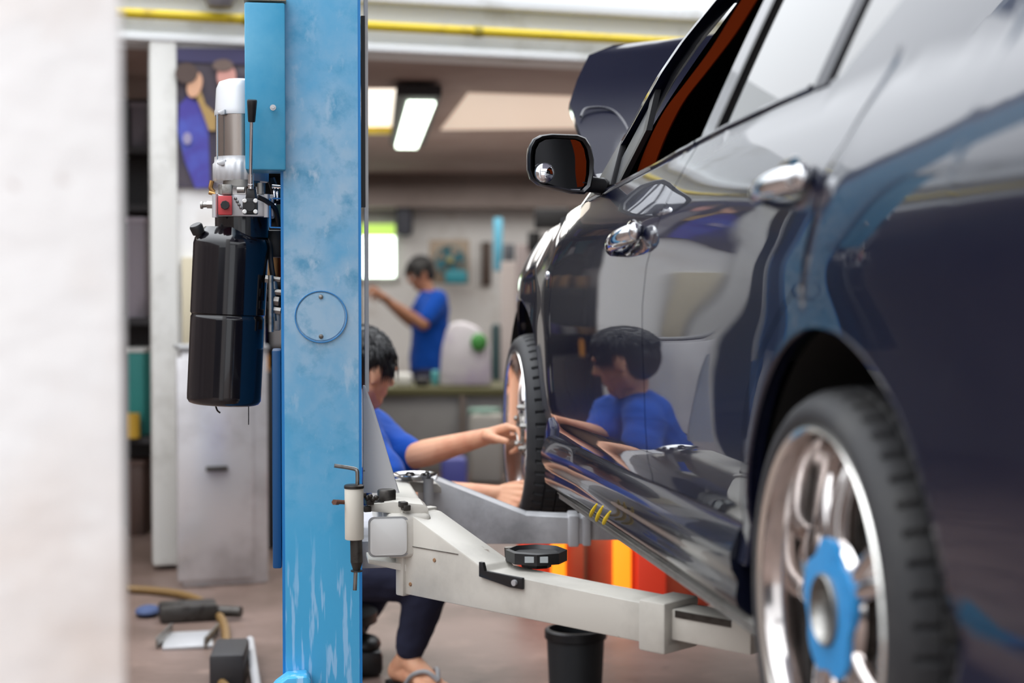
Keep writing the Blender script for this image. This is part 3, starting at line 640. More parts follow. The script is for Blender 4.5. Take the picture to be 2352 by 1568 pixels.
# pillars and frames on the doors
ap = panel('pillar_front', Apil, Apil_in, lambda s: .57, lambda s: 1.1 if False else roofz(s), 3, 4)  # placeholder replaced below
bpy.data.objects.remove(ap)
bm = NB(); A_ = []
for k in range(41):
    z = lerp(.565, .965, k/40); s = Apil(z); p = surf(s, z); A_.append(p)
cs = []
for k, p in enumerate(A_):
    dn = V((-.75, .35, .0)); q1 = p+V((0, .0, 0)); q2 = surf(Apil(p.z)-.035, p.z); q3 = q2+V((0, -.02, 0)); q4 = p+V((.012, -.045, 0)); q5 = p+V((.012, -.012, 0)); cs.append([bm.verts.new(x) for x in (q1, q2, q3, q4, q5)])
for a, b in zip(cs, cs[1:]):
    for i in range(5): bm.faces.new((a[i], a[(i+1) % 5], b[(i+1) % 5], b[i]))
link('front_pillar', bm, paint, car, auto=60)
bm = NB(); rows = []
for k in range(40):                       # roof rail above the windows
    s = lerp(.93, -.62, k/39); z = roofz(s); rows.append([bm.verts.new(x) for x in (surf(s, z-.032), surf(s, z-.015), surf(s, z), V((s, vz(z)-.03, z+.012)), V((s, vz(z)-.05, z+.012)), V((s, vz(z)-.05, z-.03)))])
for a, b in zip(rows, rows[1:]):
    for i in range(6): bm.faces.new((a[i], a[(i+1) % 6], b[(i+1) % 6], b[i]))
link('roof_rail', bm, paint, car)
strip('centre_pillar', Bf, lambda z: Br(z)+.022, 0, 0, paint, zb=beltu, zt=roofu)
strip('window_seal', lambda z: Br(z)+.020, Br, 0, 0, trimk, zb=beltu, zt=roofu, inset=-.003)
rw = strip('window_glass', Br, lambda z: RWr(z), 0, 0, tint, rd, zb=beltu, zt=roofu, inset=.004)
strip('divider_bar', RWr, D2, 0, 0, mat('charcoal_bar', (70, 70, 74), .45), zb=beltu, zt=roofu, inset=-.003)
strip('quarter_glass', D2, Qr, 0, 0, tint, rq, zb=beltu, zt=roofu, inset=.002)
strip('rear_pillar', sub(Qr, -.0), Cr, 0, 0, paint, zb=sub(beltz, -.012), zt=sub(roofz, -.01), nu=10, inset=.0008)
# small fixed glass by the mirror, belt moulding, seals
bm = NB(); z0 = .592; prism(bm, [surf(1.50, .592, .012), surf(1.36, .592, .012), surf(1.30, .70, .012), surf(1.36, .765, .012)], (0, -.006, 0)); link('small_window', bm, mat('grey_small_glass', (72, 74, 76), .35), fd)
bm = NB(); prism(bm, [surf(1.36, .592, .006), surf(1.335, .592, .006), surf(1.275, .70, .006), surf(1.335, .79, .006), surf(1.352, .77, .006), surf(1.302, .70, .006)], (0, -.012, 0)); link('window_post', bm, trimk, fd)
for a, b, par in ((.215, .76, rd), (.77, 1.56, fd)):
    bm = NB(); pts = [surf(lerp(a, b, k/20), beltz(lerp(a, b, k/20)))+V((0, .0, .0)) for k in range(21)]; tube(bm, pts, .0055, 8); link('belt_moulding', bm, paint, par)
# mirror triangle
bm = NB(); prism(bm, [surf(1.60, .575, -.002), surf(1.42, .578, -.002), surf(1.40, .60, -.002), surf(1.475, .70, -.002), surf(1.56, .64, -.002)], (0, -.015, 0), .002); link('mirror_base', bm, trimk, car)
# --------- cabin: dark lining, orange brown belt strap, seats, windscreen, roof
lining = mat('dark_cabin_lining', (14, 13, 15), .85)
bm = NB()
box(bm, (.75, -1.45, .60), (1.9, .05, .7)); box(bm, (.6, -.8, .30), (2.2, 1.3, .06)); box(bm, (1.35, -.8, .52), (.3, 1.35, .16), None, .05); box(bm, (-.28, -.8, .6), (.1, 1.3, .4)); link('cabin', bm, lining, car)
for y in (-.42, -1.15):
    st = None; bm = NB(); box(bm, (.78, y, .55), (.14, .46, .5), Matrix.Rotation(-.25, 4, 'Y'), .05, 3); box(bm, (1.0, y, .38), (.45, .46, .14), None, .05, 3); box(bm, (.70, y, .86), (.08, .24, .15), None, .03, 3); link('seat', bm, lining, car)
strapm = mat('orange_brown_belt', (66, 20, 5), .9, spec=.0)
bm = NB(); P_ = [oncar(x, y, v) for x, y, v in ((1478, 402, -.085), (1492, 360, -.092), (1515, 305, -.105), (1550, 240, -.12), (1600, 175, -.137), (1660, 95, -.155), (1720, 0, -.17), (1760, -60, -.18))]
P_ = smooth_path(P_, 5); vs = [(bm.verts.new(p+V((.075, 0, .0))), bm.verts.new(p-V((.075, 0, 0)))) for p in P_]
for a, b in zip(vs, vs[1:]): bm.faces.new((a[0], a[1], b[1], b[0]))
r = bmesh.ops.extrude_face_region(bm, geom=list(bm.faces))
for v in [v for v in r['geom'] if isinstance(v, bmesh.types.BMVert)]: v.co.y -= .003
link('seat_belt', bm, strapm, car)
bm = NB(); rows = []
for k in range(30):
    s = lerp(1.10, -.35, k/29); z = roofz(s)+.012; y0 = vz(roofz(s))-.045; rows.append([bm.verts.new((s-.04*math.sin(math.pi*i/16)*0, lerp(y0, -1.6-y0, i/16), z+.05*math.sin(math.pi*i/16))) for i in range(17)])
for a, b in zip(rows, rows[1:]):
    for i in range(16): bm.faces.new((a[i], a[i+1], b[i+1], b[i]))
link('roof', bm, paint, car)
def glass_between(name, sa, za, sb, zb_, m, bow):
    bm = NB(); rows = []
    for k in range(11):
        t = k/10; s = lerp(sa, sb, t); z = lerp(za, zb_, t)+.03*math.sin(math.pi*t); y0 = vz(max(z, .56))-.05
        rows.append([bm.verts.new((s+bow*math.sin(math.pi*i/16), lerp(y0, -1.6-y0, i/16), z)) for i in range(17)])
    for a, b in zip(rows, rows[1:]):
        for i in range(16): bm.faces.new((a[i], a[i+1], b[i+1], b[i]))
    return link(name, bm, m, car)
glass_between('windscreen', 1.68, .56, 1.06, .93, mat('dark_windscreen', (10, 11, 12), .35, spec=.2), .10); glass_between('rear_window', -.72, .66, -.33, .89, tint, -.06)
# raised bonnet (outer skin faces back towards the windscreen)
hood = [(1.99, -.165, .615), (2.10, -.156, .68), (2.24, -.146, .79), (2.385, -.142, .89), (2.44, -.175, .965), (2.49, -.216, 1.038), (2.505, -.29, 1.07), (2.51, -.46, 1.09), (2.515, -.80, 1.10)]
bm = NB(); rows = []
for s, y, z in hood:
    t = (s-1.99)/.525; rows.append([bm.verts.new((s-.028*math.sin(math.pi*i/16), lerp(y, -1.6-y, i/16), z+.03*math.sin(math.pi*i/16))) for i in range(17)])
for a, b in zip(rows[:-1], rows[1:-1]):
    for i in range(16): bm.faces.new((a[i], a[i+1], b[i+1], b[i]))
r = bmesh.ops.extrude_face_region(bm, geom=list(bm.faces))
for v in [v for v in r['geom'] if isinstance(v, bmesh.types.BMVert)]: v.co += V((.014, 0, -.014))
hd = link('bonnet', bm, paint, car, auto=50)
bm = NB(); tube(bm, smooth_path([(2.30, -.158, .845), (2.33, -.18, .87), (2.33, -.24, .87), (2.28, -.27, .83), (2.15, -.275, .74)], 5), .0035, 6); link('bonnet_crease', bm, mat('dark_navy_seam', (16, 18, 40), .3), hd)  # thin dark navy tube along the crease
# trunk, bumpers, lamps, front end
bm = NB(); box(bm, (-.75, -.8, .58), (.42, 1.25, .16), None, .06, 4); link('boot_lid', bm, paint, car)
bm = NB(); box(bm, (-1.0, -.8, .12), (.16, 1.36, .5), None, .07, 4); link('rear_bumper', bm, paint, car)
bm = NB(); box(bm, (2.98, -.8, .08), (.2, 1.2, .42), None, .08, 4); link('front_bumper', bm, paint, car)
bm = NB(); box(bm, (3.02, -.8, .36), (.06, .7, .12), None, .02); link('grille', bm, trimk, car)
for y in (-.26, -1.34):
    bm = NB(); ball(bm, (2.96, y, .40), (.12, .12, .07), 16); link('headlamp', bm, mat('lamp_glass', (200, 205, 210), .1, spec=.8), car)
    bm = NB(); box(bm, (-.99, y, .48), (.08, .22, .14), None, .03); link('tail_lamp', bm, mat('red_lamp', (130, 12, 12), .15), car)
for y in (-.35, -1.25):
    bm = NB(); box(bm, (2.35, y, .44), (.62, .06, .06)); link('engine_bay_rail', bm, underbody, car)
bm = NB(); box(bm, (2.35, -.8, .30), (.5, .5, .3), None, .03); link('engine', bm, M['darksteel'], car)
# side repeater
sr = surf(1.887, .416); bm = NB(); ball(bm, sr, (.016, .006, .011), 16); link('side_lamp', bm, mat('clear_chrome_lamp', (215, 215, 220), .12, .7), car)
# door handles
def handle(par, s0, s1, z0, z1, name='door_handle'):
    bm = NB(); pts = []
    for k in range(13):
        t = k/12; s = lerp(s0, s1, t); z = lerp(z0, z1, t); lift_ = .030*math.sin(math.pi*min(1, max(0, t)))**.5; pts.append(surf(s, z)+V((0, lift_, 0)))
    rr_ = [.012, .0165, .0175, .0175, .017, .016, .0145, .013, .0115, .010, .009, .008, .006]
    tube(bm, pts, rr_, 16); h = link(name, bm, M['chrome'], par)
    bm = NB(); c = surf((s0+s1)/2, (z0+z1)/2); MM = Matrix.Rotation(math.atan2(z1-z0, s1-s0)*-1, 4, 'Y'); ball(bm, c+V((0, -.001, .006)), (.070, .0045, .034), 28, MM); link('handle_cup', bm, mat('cup_shade', (8, 8, 16), .06, coat=1), h)  # dark ellipse standing proud, its colour stands in for recess shade
    bm = NB(); q = surf(s0-.002, z0); ball(bm, q+V((0, .014, 0)), (.013, .012, .016), 16); link('lock_barrel', bm, M['chrome'], h)
handle(rd, .028, .195, .512, .494); handle(fd, .895, 1.085, .482, .448)
# wing mirror
mirM = Matrix.Rotation(-AX, 4, 'Z')
mcw = at(1292, 378, 3.15)-PR; mcl = V((mcw.dot(FW), mcw.dot(LF), mcw.z))
def outline(sx, sz, n=40):    # rounded mirror outline seen from behind: x to the left, z up
    pts = [(-.066, .02), (-.064, .035), (-.056, .05), (-.042, .058), (-.02, .061), (.03, .060), (.046, .054), (.056, .038), (.062, .010), (.061, -.02), (.056, -.045), (.044, -.057), (.02, -.056), (-.02, -.047), (-.045, -.040), (-.060, -.028), (-.066, -.01)]
    return [(x*sx, z*sz) for x, z in pts]
def mpt(u, w, dpt):   # u right in the picture, w up, dpt away from the camera (forward)
    return mcl+V((dpt, -u, w))
bm = NB(); rings = []
for sc_, dp in ((.90, .004), (.985, -.004), (1.03, .0), (1.05, .012), (1.02, .035), (.9, .06), (.6, .085), (.2, .095)):
    rings.append([bm.verts.new(mpt(x, z, dp)) for x, z in outline(sc_*1.03, sc_)])
for A_, B_ in zip(rings, rings[1:]):
    n = len(A_)
    for k in range(n): bm.faces.new((A_[k], A_[(k+1) % n], B_[(k+1) % n], B_[k]))
bm.faces.new(rings[-1]); wm = link('wing_mirror', bm, mirm, car, auto=60)
mg = mat('mirror_glass', (235, 236, 240), .0, 1.0)
bm = NB(); prism(bm, [mpt(x+.002, z-.001, .006+x*.15) for x, z in outline(.90, .885)], (.003, 0, 0));
for v in bm.verts: pass
g_ = link('mirror_glass', bm, mg, wm, smooth=False)
bm = NB(); c = oncar(1251, 397, 0); q = at(1251, 397, 3.135)-PR; q = V((q.dot(FW), q.dot(LF), q.z)); ball(bm, q, (.010, .0205, .0205), 28); link('blind_spot_mirror', bm, mg, wm)
bm = NB(); lathe(bm, [(.0195, 0), (.0215, 0), (.0215, .004), (.0195, .004)], axis_M(q-V((.001, 0, 0)), (1, 0, 0)), 28); link('blind_spot_ring', bm, trimk, wm)
bm = NB(); tube(bm, [mpt(.045, -.035, .03), mpt(.085, -.040, .03), surf(1.52, .60)+V((0, -.01, 0))], [.018, .016, .024], 12); link('mirror_arm', bm, trimk, wm)
# --------- wheels
treadm = mat('tyre_tread_rubber', (52, 52, 53), .6, noise_=((72, 70, 68), 20, .5, .7))
def wheel(cx, blue, rotd):
    def MW(y=0.0): return Matrix.Translation((cx, y, 0)) @ Matrix.Rotation(math.radians(-90), 4, 'X')   # local z -> outward (left)
    MO = Matrix.Translation((cx, 0, 0)) @ Matrix(((1, 0, 0, 0), (0, 0, 1, 0), (0, 1, 0, 0), (0, 0, 0, 1)))  # (x, z, outward)
    bm = NB(); lathe(bm, [(.2135, -.004), (.2165, -.001), (.2175, -.005), (.214, -.014), (.205, -.02), (.200, -.17), (.194, -.17), (.197, -.062), (.200, -.03), (.205, -.010), (.2095, -.004), (.2135, -.004)], MO, 120)
    lathe(bm, [(.1975, -.066), (.170, -.064), (.165, -.068), (.1975, -.072)], MO, 96)
    w = link('wheel', bm, polish, car, auto=50)
    bm = NB(); lathe(bm, [(.2085, -.0035), (.2125, .0005), (.2165, .001), (.2185, -.004), (.216, -.009)], MO, 120); link('rim_flange', bm, lipm, w)
    def rf(i, k): return (-.006 if k % 6 < 1 else 0) if i in (9, 10, 11) else ((-.004 if (k+3) % 6 < 1 else 0) if i in (13, 14, 16, 17, 19) else 0)
    bm = NB(); tp = [(.212, -.010), (.220, -.003), (.226, .001), (.232, .002), (.240, .0), (.248, -.006), (.2535, -.014), (.2545, -.016), (.2560, -.0175), (.2575, -.021), (.2605, -.030), (.2625, -.045), (.2565, -.047), (.263, -.050), (.264, -.078), (.2575, -.080), (.2645, -.083), (.2645, -.112), (.258, -.114), (.264, -.117), (.2625, -.150), (.2575, -.170), (.245, -.185), (.225, -.19), (.205, -.18)]
    lathe(bm, tp, MO, 300, rf=rf); t = link('tyre', bm, M['rubber'], w, auto=30)
    # five twin spokes
    def sp(bm, th0, r0, y0, th1, r1, y1, w0, w1):
        rows = []
        for k in range(13):
            u = k/12; th = lerp(th0, th1, u**1.4); rr_ = lerp(r0, r1, u); y = lerp(y0, y1, u**1.9)+.004*math.sin(math.pi*u); wd = lerp(w0, w1, u)-.004*math.sin(math.pi*u)
            c = V((math.cos(th)*rr_, math.sin(th)*rr_)); tn = V((-math.sin(th), math.cos(th)))
            rows.append([bm.verts.new(V((cx+c.x+tn.x*a*wd, y+b, c.y+tn.y*a*wd))) for a, b in ((-.5, -.004), (-.36, .002), (0, .004), (.36, .002), (.5, -.004), (.4, -.03), (-.4, -.03))])
        for A_, B_ in zip(rows, rows[1:]):
            for i in range(7): bm.faces.new((A_[i], A_[(i+1) % 7], B_[(i+1) % 7], B_[i]))
        bm.faces.new(rows[0][::-1]); bm.faces.new(rows[-1])
    for k in range(5):
        th = math.radians(rotd+72*k); bm = NB()
        sp(bm, th-.10, .070, -.026, th-.20, .197, -.060, .030, .026); sp(bm, th+.10, .070, -.026, th+.20, .197, -.060, .030, .026); link('spoke', bm, polish, w, auto=70)
    bm = NB(); lathe(bm, [(.036, -.030), (.038, -.020), (.060, -.019), (.078, -.024), (.084, -.034), (.080, -.055), (.03, -.055)], MO, 60); link('hub', bm, polish, w)
    if blue:
        bm = NB(); ol = []
        for k in range(40):
            a = 2*math.pi*k/40+.2; r_ = .080+.0065*math.cos(5*(a-.3))+.002*math.cos(10*a); ol.append((cx+r_*math.cos(a), -.018, r_*math.sin(a)))
        vo = [bm.verts.new(p) for p in ol]; vi = [bm.verts.new((cx+.043*math.cos(2*math.pi*k/40+.2), -.016, .043*math.sin(2*math.pi*k/40+.2))) for k in range(40)]
        for k in range(40): bm.faces.new((vo[k], vo[(k+1) % 40], vi[(k+1) % 40], vi[k]))
        r = bmesh.ops.extrude_edge_only(bm, edges=[e for e in bm.edges if len(e.link_faces) == 1])
        for v in [v for v in r['geom'] if isinstance(v, bmesh.types.BMVert)]: v.co.y -= .008
        link('blue_centre_plate', bm, mat('bright_blue_paint', (45, 138, 200), .35, noise_=((30, 110, 170), 30, .55, .7)), w)
    bm = NB(); lathe(bm, [(.0425, -.03), (.0425, -.012), (.040, -.010), (.036, -.014), (.034, -.035)], MO, 40); link('centre_ring', bm, M['steel'], w)
    bm = NB(); lathe(bm, [(0, -.034), (.035, -.034), (.035, -.05), (0, -.05)], MO, 24); link('hub_bore', bm, mat('dark_blue_bore', (8, 24, 36), .8), w)
    for k in range(0 if blue else 5):
        th = math.radians(rotd+36+72*k); bm = NB(); c = V((cx+.060*math.cos(th), -.030, .060*math.sin(th))); lathe(bm, [(0, .024), (.005, .024), (.0085, .020), (.0095, .0)], axis_M(c, (0, 1, 0)), 6); link('wheel_nut', bm, M['steel'], w)
    bm = NB(); lathe(bm, [(0, -.085), (.135, -.085), (.135, -.105), (0, -.105)], MO, 60); link('brake_disc', bm, M['darksteel'], w)
    bm = NB(); box(bm, (cx+.11, -.085, .03), (.07, .05, .13), None, .012); link('brake_caliper', bm, M['darksteel'], w)
    return w
wheel(.0, True, 78); wheel(2.441, False, 60)
# the far side of the car, mirrored
for o in (rd, fd, rq, ff): mirror_part(o)
bm = NB(); lathe(bm, [(0, 0), (.26, 0), (.262, .18), (0, .18)], Matrix.Translation((0, -1.6, 0)) @ Matrix.Rotation(math.radians(-90), 4, 'X'), 60); fw2 = link('wheel', bm, M['rubber'], car)
bm = NB(); lathe(bm, [(0, 0), (.26, 0), (.262, .18), (0, .18)], Matrix.Translation((2.441, -1.6, 0)) @ Matrix.Rotation(math.radians(-90), 4, 'X'), 60); link('wheel', bm, M['rubber'], car)
del car['_local']
# ================================================================ lamps and panels in the rear room
fl = mat('fluorescent_tube', (240, 255, 240), .3, emit=(238, 255, 236), es=3.2)
def cpt(px, py, z=2.183):     # a point on the rear room's ceiling seen at that pixel
    r = ray(px, py); t = (z-CAM_H)/r.z; return V((0, 0, CAM_H))+r*t
def quadprism(name, pts, m, th, parent=None, **k):
    bm = NB(); prism(bm, pts, (0, 0, -th)); return link(name, bm, m, parent, **k)
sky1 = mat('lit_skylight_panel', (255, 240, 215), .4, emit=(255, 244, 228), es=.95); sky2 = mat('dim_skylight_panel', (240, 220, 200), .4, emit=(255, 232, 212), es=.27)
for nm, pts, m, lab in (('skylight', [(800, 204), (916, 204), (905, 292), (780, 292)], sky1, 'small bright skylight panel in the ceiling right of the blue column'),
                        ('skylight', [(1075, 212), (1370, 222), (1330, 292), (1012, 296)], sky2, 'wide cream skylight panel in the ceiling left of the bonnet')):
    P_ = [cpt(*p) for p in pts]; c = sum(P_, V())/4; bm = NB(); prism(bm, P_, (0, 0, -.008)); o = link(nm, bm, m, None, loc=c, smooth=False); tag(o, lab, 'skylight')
c0, c1 = cpt(968, 236, 2.10), cpt(934, 336, 2.10); fx = thing('ceiling_lamp', 'glowing fluorescent lamp in a dark housing under the ceiling', 'lamp', tuple((c0+c1)/2))
bm = NB(); bar(bm, c0+V((0, -.2, .035)), c1+V((0, .05, .035)), .22, .05); link('lamp_housing', bm, M['dark'], fx)
bm = NB(); bar(bm, c0, c1, .14, .03, .01); link('lamp_tube', bm, fl, fx)
b0, b1 = cpt(835, 300, 2.15), cpt(900, 300, 2.15); single('yellow_strip', (lambda bm: (bar(bm, b0, b1, .10, .04), bm)[1])(NB()), M['yellow'], 'short yellow strip below the small bright skylight panel', 'strip', tuple(b0))
area('room_light', (-.6, 9.6, 2.1), (0, 0, 0), 2.6, 2.6, 34, (1, .97, .93)); area('room_light_rear', (.2, 12.3, 2.1), (0, 0, 0), 4.5, 1.2, 34, (1, .98, .96))
area('uplight', (0, 9.4, 1.2), (math.pi, 0, 0), 3.2, 3.0, 9, (1, .9, .84))
# ================================================================ things on and by the centre wall
def wq(px, py, off=0.0):
    D = wpt(px, 0, off).y; return at(px, py, D)
def flat(name, pts, m, parent, off, th=.004):
    bm = NB(); prism(bm, [wq(x, y, off) for x, y in pts], WNn*th); return link(name, bm, m, parent, smooth=False)
def ell(cx_, cy_, rx, ry, n=20, rot=0): return [(cx_+rx*math.cos(a)*math.cos(rot)-ry*math.sin(a)*math.sin(rot), cy_+rx*math.cos(a)*math.sin(rot)+ry*math.sin(a)*math.cos(rot)) for a in [2*math.pi*k/n for k in range(n)]]
po = thing('wall_picture', 'large dark picture of two people hanging on the white wall', 'picture', tuple(wq(470, 432, .02)))
flat('picture_sheet', [(378, 110), (600, 112), (600, 434), (378, 430)], mat('picture_dark', (74, 66, 74), .6, noise_=[((44, 40, 70), 3, .45, .6), ((120, 116, 122), 5, .58, .7)]), po, .012)
pm = lambda n, c: mat(n, c, .6)
flat('picture_upper_band', [(378, 110), (600, 112), (600, 150), (378, 140)], pm('picture_navy', (62, 58, 92)), po, .018)
flat('picture_teal_patch', ell(396, 170, 12, 34), pm('picture_teal', (108, 140, 142)), po, .018)
flat('picture_figure', [(412, 240), (430, 222), (455, 236), (478, 290), (482, 430), (448, 432), (424, 370), (408, 300)], mat('picture_purple', (70, 62, 148), .6, noise_=((78, 96, 186), 4, .45, .6)), po, .02)
flat('picture_strap', [(444, 205), (458, 200), (472, 240), (496, 262), (496, 300), (480, 300), (466, 262)], pm('picture_gold', (168, 138, 84)), po, .026)
flat('picture_face', ell(447, 195, 17, 30, rot=.25), pm('picture_skin', (212, 164, 132)), po, .03)
flat('picture_hair', ell(428, 168, 26, 24), pm('picture_hair', (82, 66, 60)), po, .034)
flat('picture_face', ell(520, 176, 22, 30), pm('picture_skin_pink', (208, 152, 140)), po, .03)
flat('picture_hair', ell(512, 150, 24, 14), pm('picture_hair_brown', (110, 92, 84)), po, .034)
flat('picture_figure', [(498, 215), (540, 200), (556, 250), (556, 430), (500, 430)], pm('picture_grey', (128, 124, 128)), po, .02)
flat('picture_badge', ell(430, 318, 10, 14), pm('picture_badge', (150, 142, 170)), po, .03)
# pale square post left of the picture
a, b = at(346, 1310, 6.32), at(398, 60, 6.32); single('steel_post', (lambda bm: (box(bm, ((a.x+b.x)/2, 6.36, 1.11), (b.x-a.x, .09, 2.18), Rw, .01), bm)[1])(NB()), mat('off_white_post', (206, 205, 200), .5, noise_=((180, 178, 172), 5, .5, .7)), 'off-white square steel post standing left of the grey cabinet', 'post', ((a.x+b.x)/2, 6.36, 0))
# grey metal cabinet
a, b = at(398, 1347, 5.98), at(592, 806, 5.98); cw, chh = b.x-a.x, b.z; cab = thing('metal_cabinet', 'dull silver metal cabinet standing on the floor below the picture', 'cabinet', ((a.x+b.x)/2, 6.12, 0))
mcab = mat('dull_silver_metal', (205, 203, 204), .27, .5, noise_=((176, 172, 172), 3, .45, .65))
bm = NB(); box(bm, ((a.x+b.x)/2, 6.11, chh/2), (cw, .24, chh), Rw, .01); link('body', bm, mcab, cab)
bm = NB(); box(bm, ((a.x+b.x)/2+.0, 5.98, chh/2+.0), (cw-.04, .014, chh-.05), Rw, .006); dr = link('door', bm, mcab, cab)
bm = NB(); q = at(498, 1076, 5.96); box(bm, (q.x, 5.96, q.z), (.085, .02, .02), Rw, .004); link('handle', bm, M['darksteel'], dr)
bm = NB(); box(bm, ((a.x+b.x)/2, 6.1, chh+.012), (cw+.01, .25, .02), Rw, .004); link('top_edge', bm, M['grey'], cab)
# yellowish board behind the tank
a, b = at(412, 800, 6.28), at(446, 590, 6.28); single('wooden_strip', (lambda bm: (box(bm, ((a.x+b.x)/2, wpt(429, 0).y-.018, (a.z+b.z)/2), (.07, .03, a.z and (b.z-a.z)), Rw, .003), bm)[1])(NB()), mat('pale_wood', (196, 186, 160), .6), 'pale wooden strip on the white wall beside the oil tank', 'wood strip', ((a.x+b.x)/2, 6.3, a.z))
# shelving in the dark gap at the left
sh = thing('storage_rack', 'dark storage rack in the gap between white pillar and post', 'rack', (at(300, 1300, 7.2).x, 7.2, 0))
xs = at(250, 673, 7.2).x, at(352, 673, 7.2).x
bm = NB(); box(bm, (sum(xs)/2-.15, 7.55, 1.05), (xs[1]-xs[0]+.4, .04, 2.1)); link('back_panel', bm, M['dark'], sh)
levels = [at(300, y, 7.2).z for y in (345, 478, 738, 1010, 1240)]
for z in levels:
    bm = NB(); box(bm, (sum(xs)/2-.15, 7.35, z), (xs[1]-xs[0]+.4, .36, .03)); link('shelf', bm, M['dark'], sh)
for x in (xs[0]-.3, xs[1]+.04):
    bm = NB(); box(bm, (x, 7.18, 1.05), (.03, .03, 2.1)); link('upright', bm, M['darksteel'], sh)
def on_rack(px0, px1, y0, li, col, nm, lab, cat, d=.2, top=None):
    a, b = at(px0, y0, 7.22), at(px1, y0, 7.22); z0 = levels[li]+.015; bm = NB(); box(bm, ((a.x+b.x)/2, 7.32, (z0+a.z)/2), (b.x-a.x, d, a.z-z0), None, .008)
    o = thing(nm, lab, cat, ((a.x+b.x)/2, 7.32, z0)); link('box_body', bm, mat(nm+'_c', col, .6, noise_=(tuple(int(c*.75) for c in col), 7, .5, .7)), o)
    bm = NB(); box(bm, ((a.x+b.x)/2, 7.32, a.z-.008), (b.x-a.x+.012, d+.012, .022), None, .003); link('lid', bm, mat(nm+'_l', top or tuple(min(255, int(c*1.15)) for c in col), .5), o)
on_rack(288, 332, 500, 2, (150, 142, 150), 'storage_box', 'tall lilac grey box on the rack shelf beside the pillar', 'box')
on_rack(290, 330, 800, 3, (40, 130, 124), 'plastic_crate', 'teal plastic crate on the rack below the lilac box', 'crate', top=(205, 205, 200))
on_rack(288, 328, 1060, 4, (70, 50, 42), 'cardboard_box', 'dark brown carton low on the rack', 'carton')
on_rack(300, 336, 236, 0, (110, 104, 112), 'toolbox', 'grey toolbox on the top shelf of the rack', 'toolbox')
bm = NB(); q = at(304, 985, 7.15); cyl(bm, (q.x, q.y, levels[3]+.015), (q.x, q.y, levels[3]+.13), .035); single('paint_tin', bm, mat('ochre_tin', (190, 150, 50), .5), 'small ochre tin on the rack in front of the carton', 'tin', (q.x, q.y, levels[3]+.015))
bm = NB(); q = at(611, 834, 6.9); cyl(bm, q-V((0, 0, .035)), q+V((0, 0, .035)), .012); cyl(bm, q+V((0, 0, .035)), q+V((0, 0, .05)), .007); single('orange_bottle', bm, mat('orange_plastic', (235, 160, 60), .5), 'small orange bottle beside the blue column at tank height', 'bottle', tuple(q-V((0, 0, .035))))
q = at(611, 834, 6.9); bm = NB(); box(bm, (q.x, q.y+.1, (q.z-.036)/2), (.22, .3, q.z-.036), None, .01); single('dark_cupboard', bm, M['dark'], 'tall dark cupboard seen between cabinet and blue column', 'cupboard', (q.x, q.y+.1, 0))
# ================================================================ the rear room
def bx(name, px0, py0, px1, py1, D, dep, m, lab, cat, floor=False, bev=.01, parts=()):
    a, b = at(px0, py1, D), at(px1, py0, D); z0 = 0 if floor else a.z; bm = NB(); box(bm, ((a.x+b.x)/2, D+dep/2, (z0+b.z)/2), (b.x-a.x, dep, b.z-z0), None, bev)
    if parts:
        t = thing(name, lab, cat, ((a.x+b.x)/2, D+dep/2, z0)); link('body', bm, m, t); return t, a, b
    return single(name, bm, m, lab, cat, ((a.x+b.x)/2, D+dep/2, z0))
wb = thing('workbench', 'long grey fronted workbench with an olive top edge', 'workbench', (at(1030, 900, 9.8).x, 10.2, 0))
a, b = at(858, 908, 9.8), at(1165, 908, 9.8); zt = a.z
bm = NB(); box(bm, ((a.x+b.x)/2, 10.2, zt/2), (b.x-a.x, .76, zt), None, .01); link('front_panel', bm, M['grey'], wb)
bm = NB(); box(bm, ((a.x+b.x)/2, 10.2, zt+.025), (b.x-a.x+.06, .84, .05), None, .006); link('worktop', bm, mat('olive_worktop', (96, 94, 62), .6), wb); zt += .05
bm = NB(); q = at(1062, 980, 9.78); box(bm, (q.x, 9.79, zt/2), (.03, .02, zt-.1)); link('panel_joint', bm, M['inner'], wb)
def on_bench(name, px0, px1, py0, D, dep, m, lab, cat, bev=.02):
    a, b = at(px0, py0, D), at(px1, py0, D); bm = NB(); box(bm, ((a.x+b.x)/2, D+dep/2, (zt+a.z)/2), (b.x-a.x, dep, a.z-zt), None, bev, 3); return single(name, bm, m, lab, cat, ((a.x+b.x)/2, D+dep/2, zt))
on_bench('white_tub', 905, 944, 858, 9.95, .15, M['white'], 'small white tub on the workbench behind the mechanic', 'tub')
on_bench('teal_cup', 990, 1008, 850, 10.0, .06, mat('teal_plastic', (90, 170, 175), .4), 'small teal cup on the workbench left of the bag', 'cup')
on_bench('toolbox', 952, 984, 868, 9.9, .2, M['dark'], 'flat dark toolbox on the workbench left of the white bag', 'toolbox')
# white bag
a = at(1072, 886, 10.0); bm = NB(); pts = [(1008, 880, .12), (1014, 800, .11), (1028, 748, .06), (1048, 738, .04), (1075, 742, .05), (1100, 756, .06), (1122, 790, .09), (1130, 880, .12)]
ba = [at(x, y, 9.95) for x, y, _ in pts]; ba[0].z = zt; ba[-1].z = zt; prism(bm, ba, (0, .22, 0), .03); bgo = single('plastic_bag', bm, mat('white_plastic_bag', (212, 208, 216), .5, noise_=((190, 178, 205), 3, .45, .65), bump=.6, bscale=9), 'big white plastic bag standing on the workbench', 'bag', (a.x, 10.05, zt))
bm = NB(); ball(bm, at(1100, 786, 9.93), (.055, .03, .06), 14); link('green_print', bm, mat('green_print', (70, 145, 70), .5), bgo)
bx('gas_cylinder', 1128, 742, 1150, 900, 10.7, .08, mat('dark_teal_steel', (46, 70, 74), .4), 'dark teal cylinder standing right of the white bag', 'cylinder', True, .03)
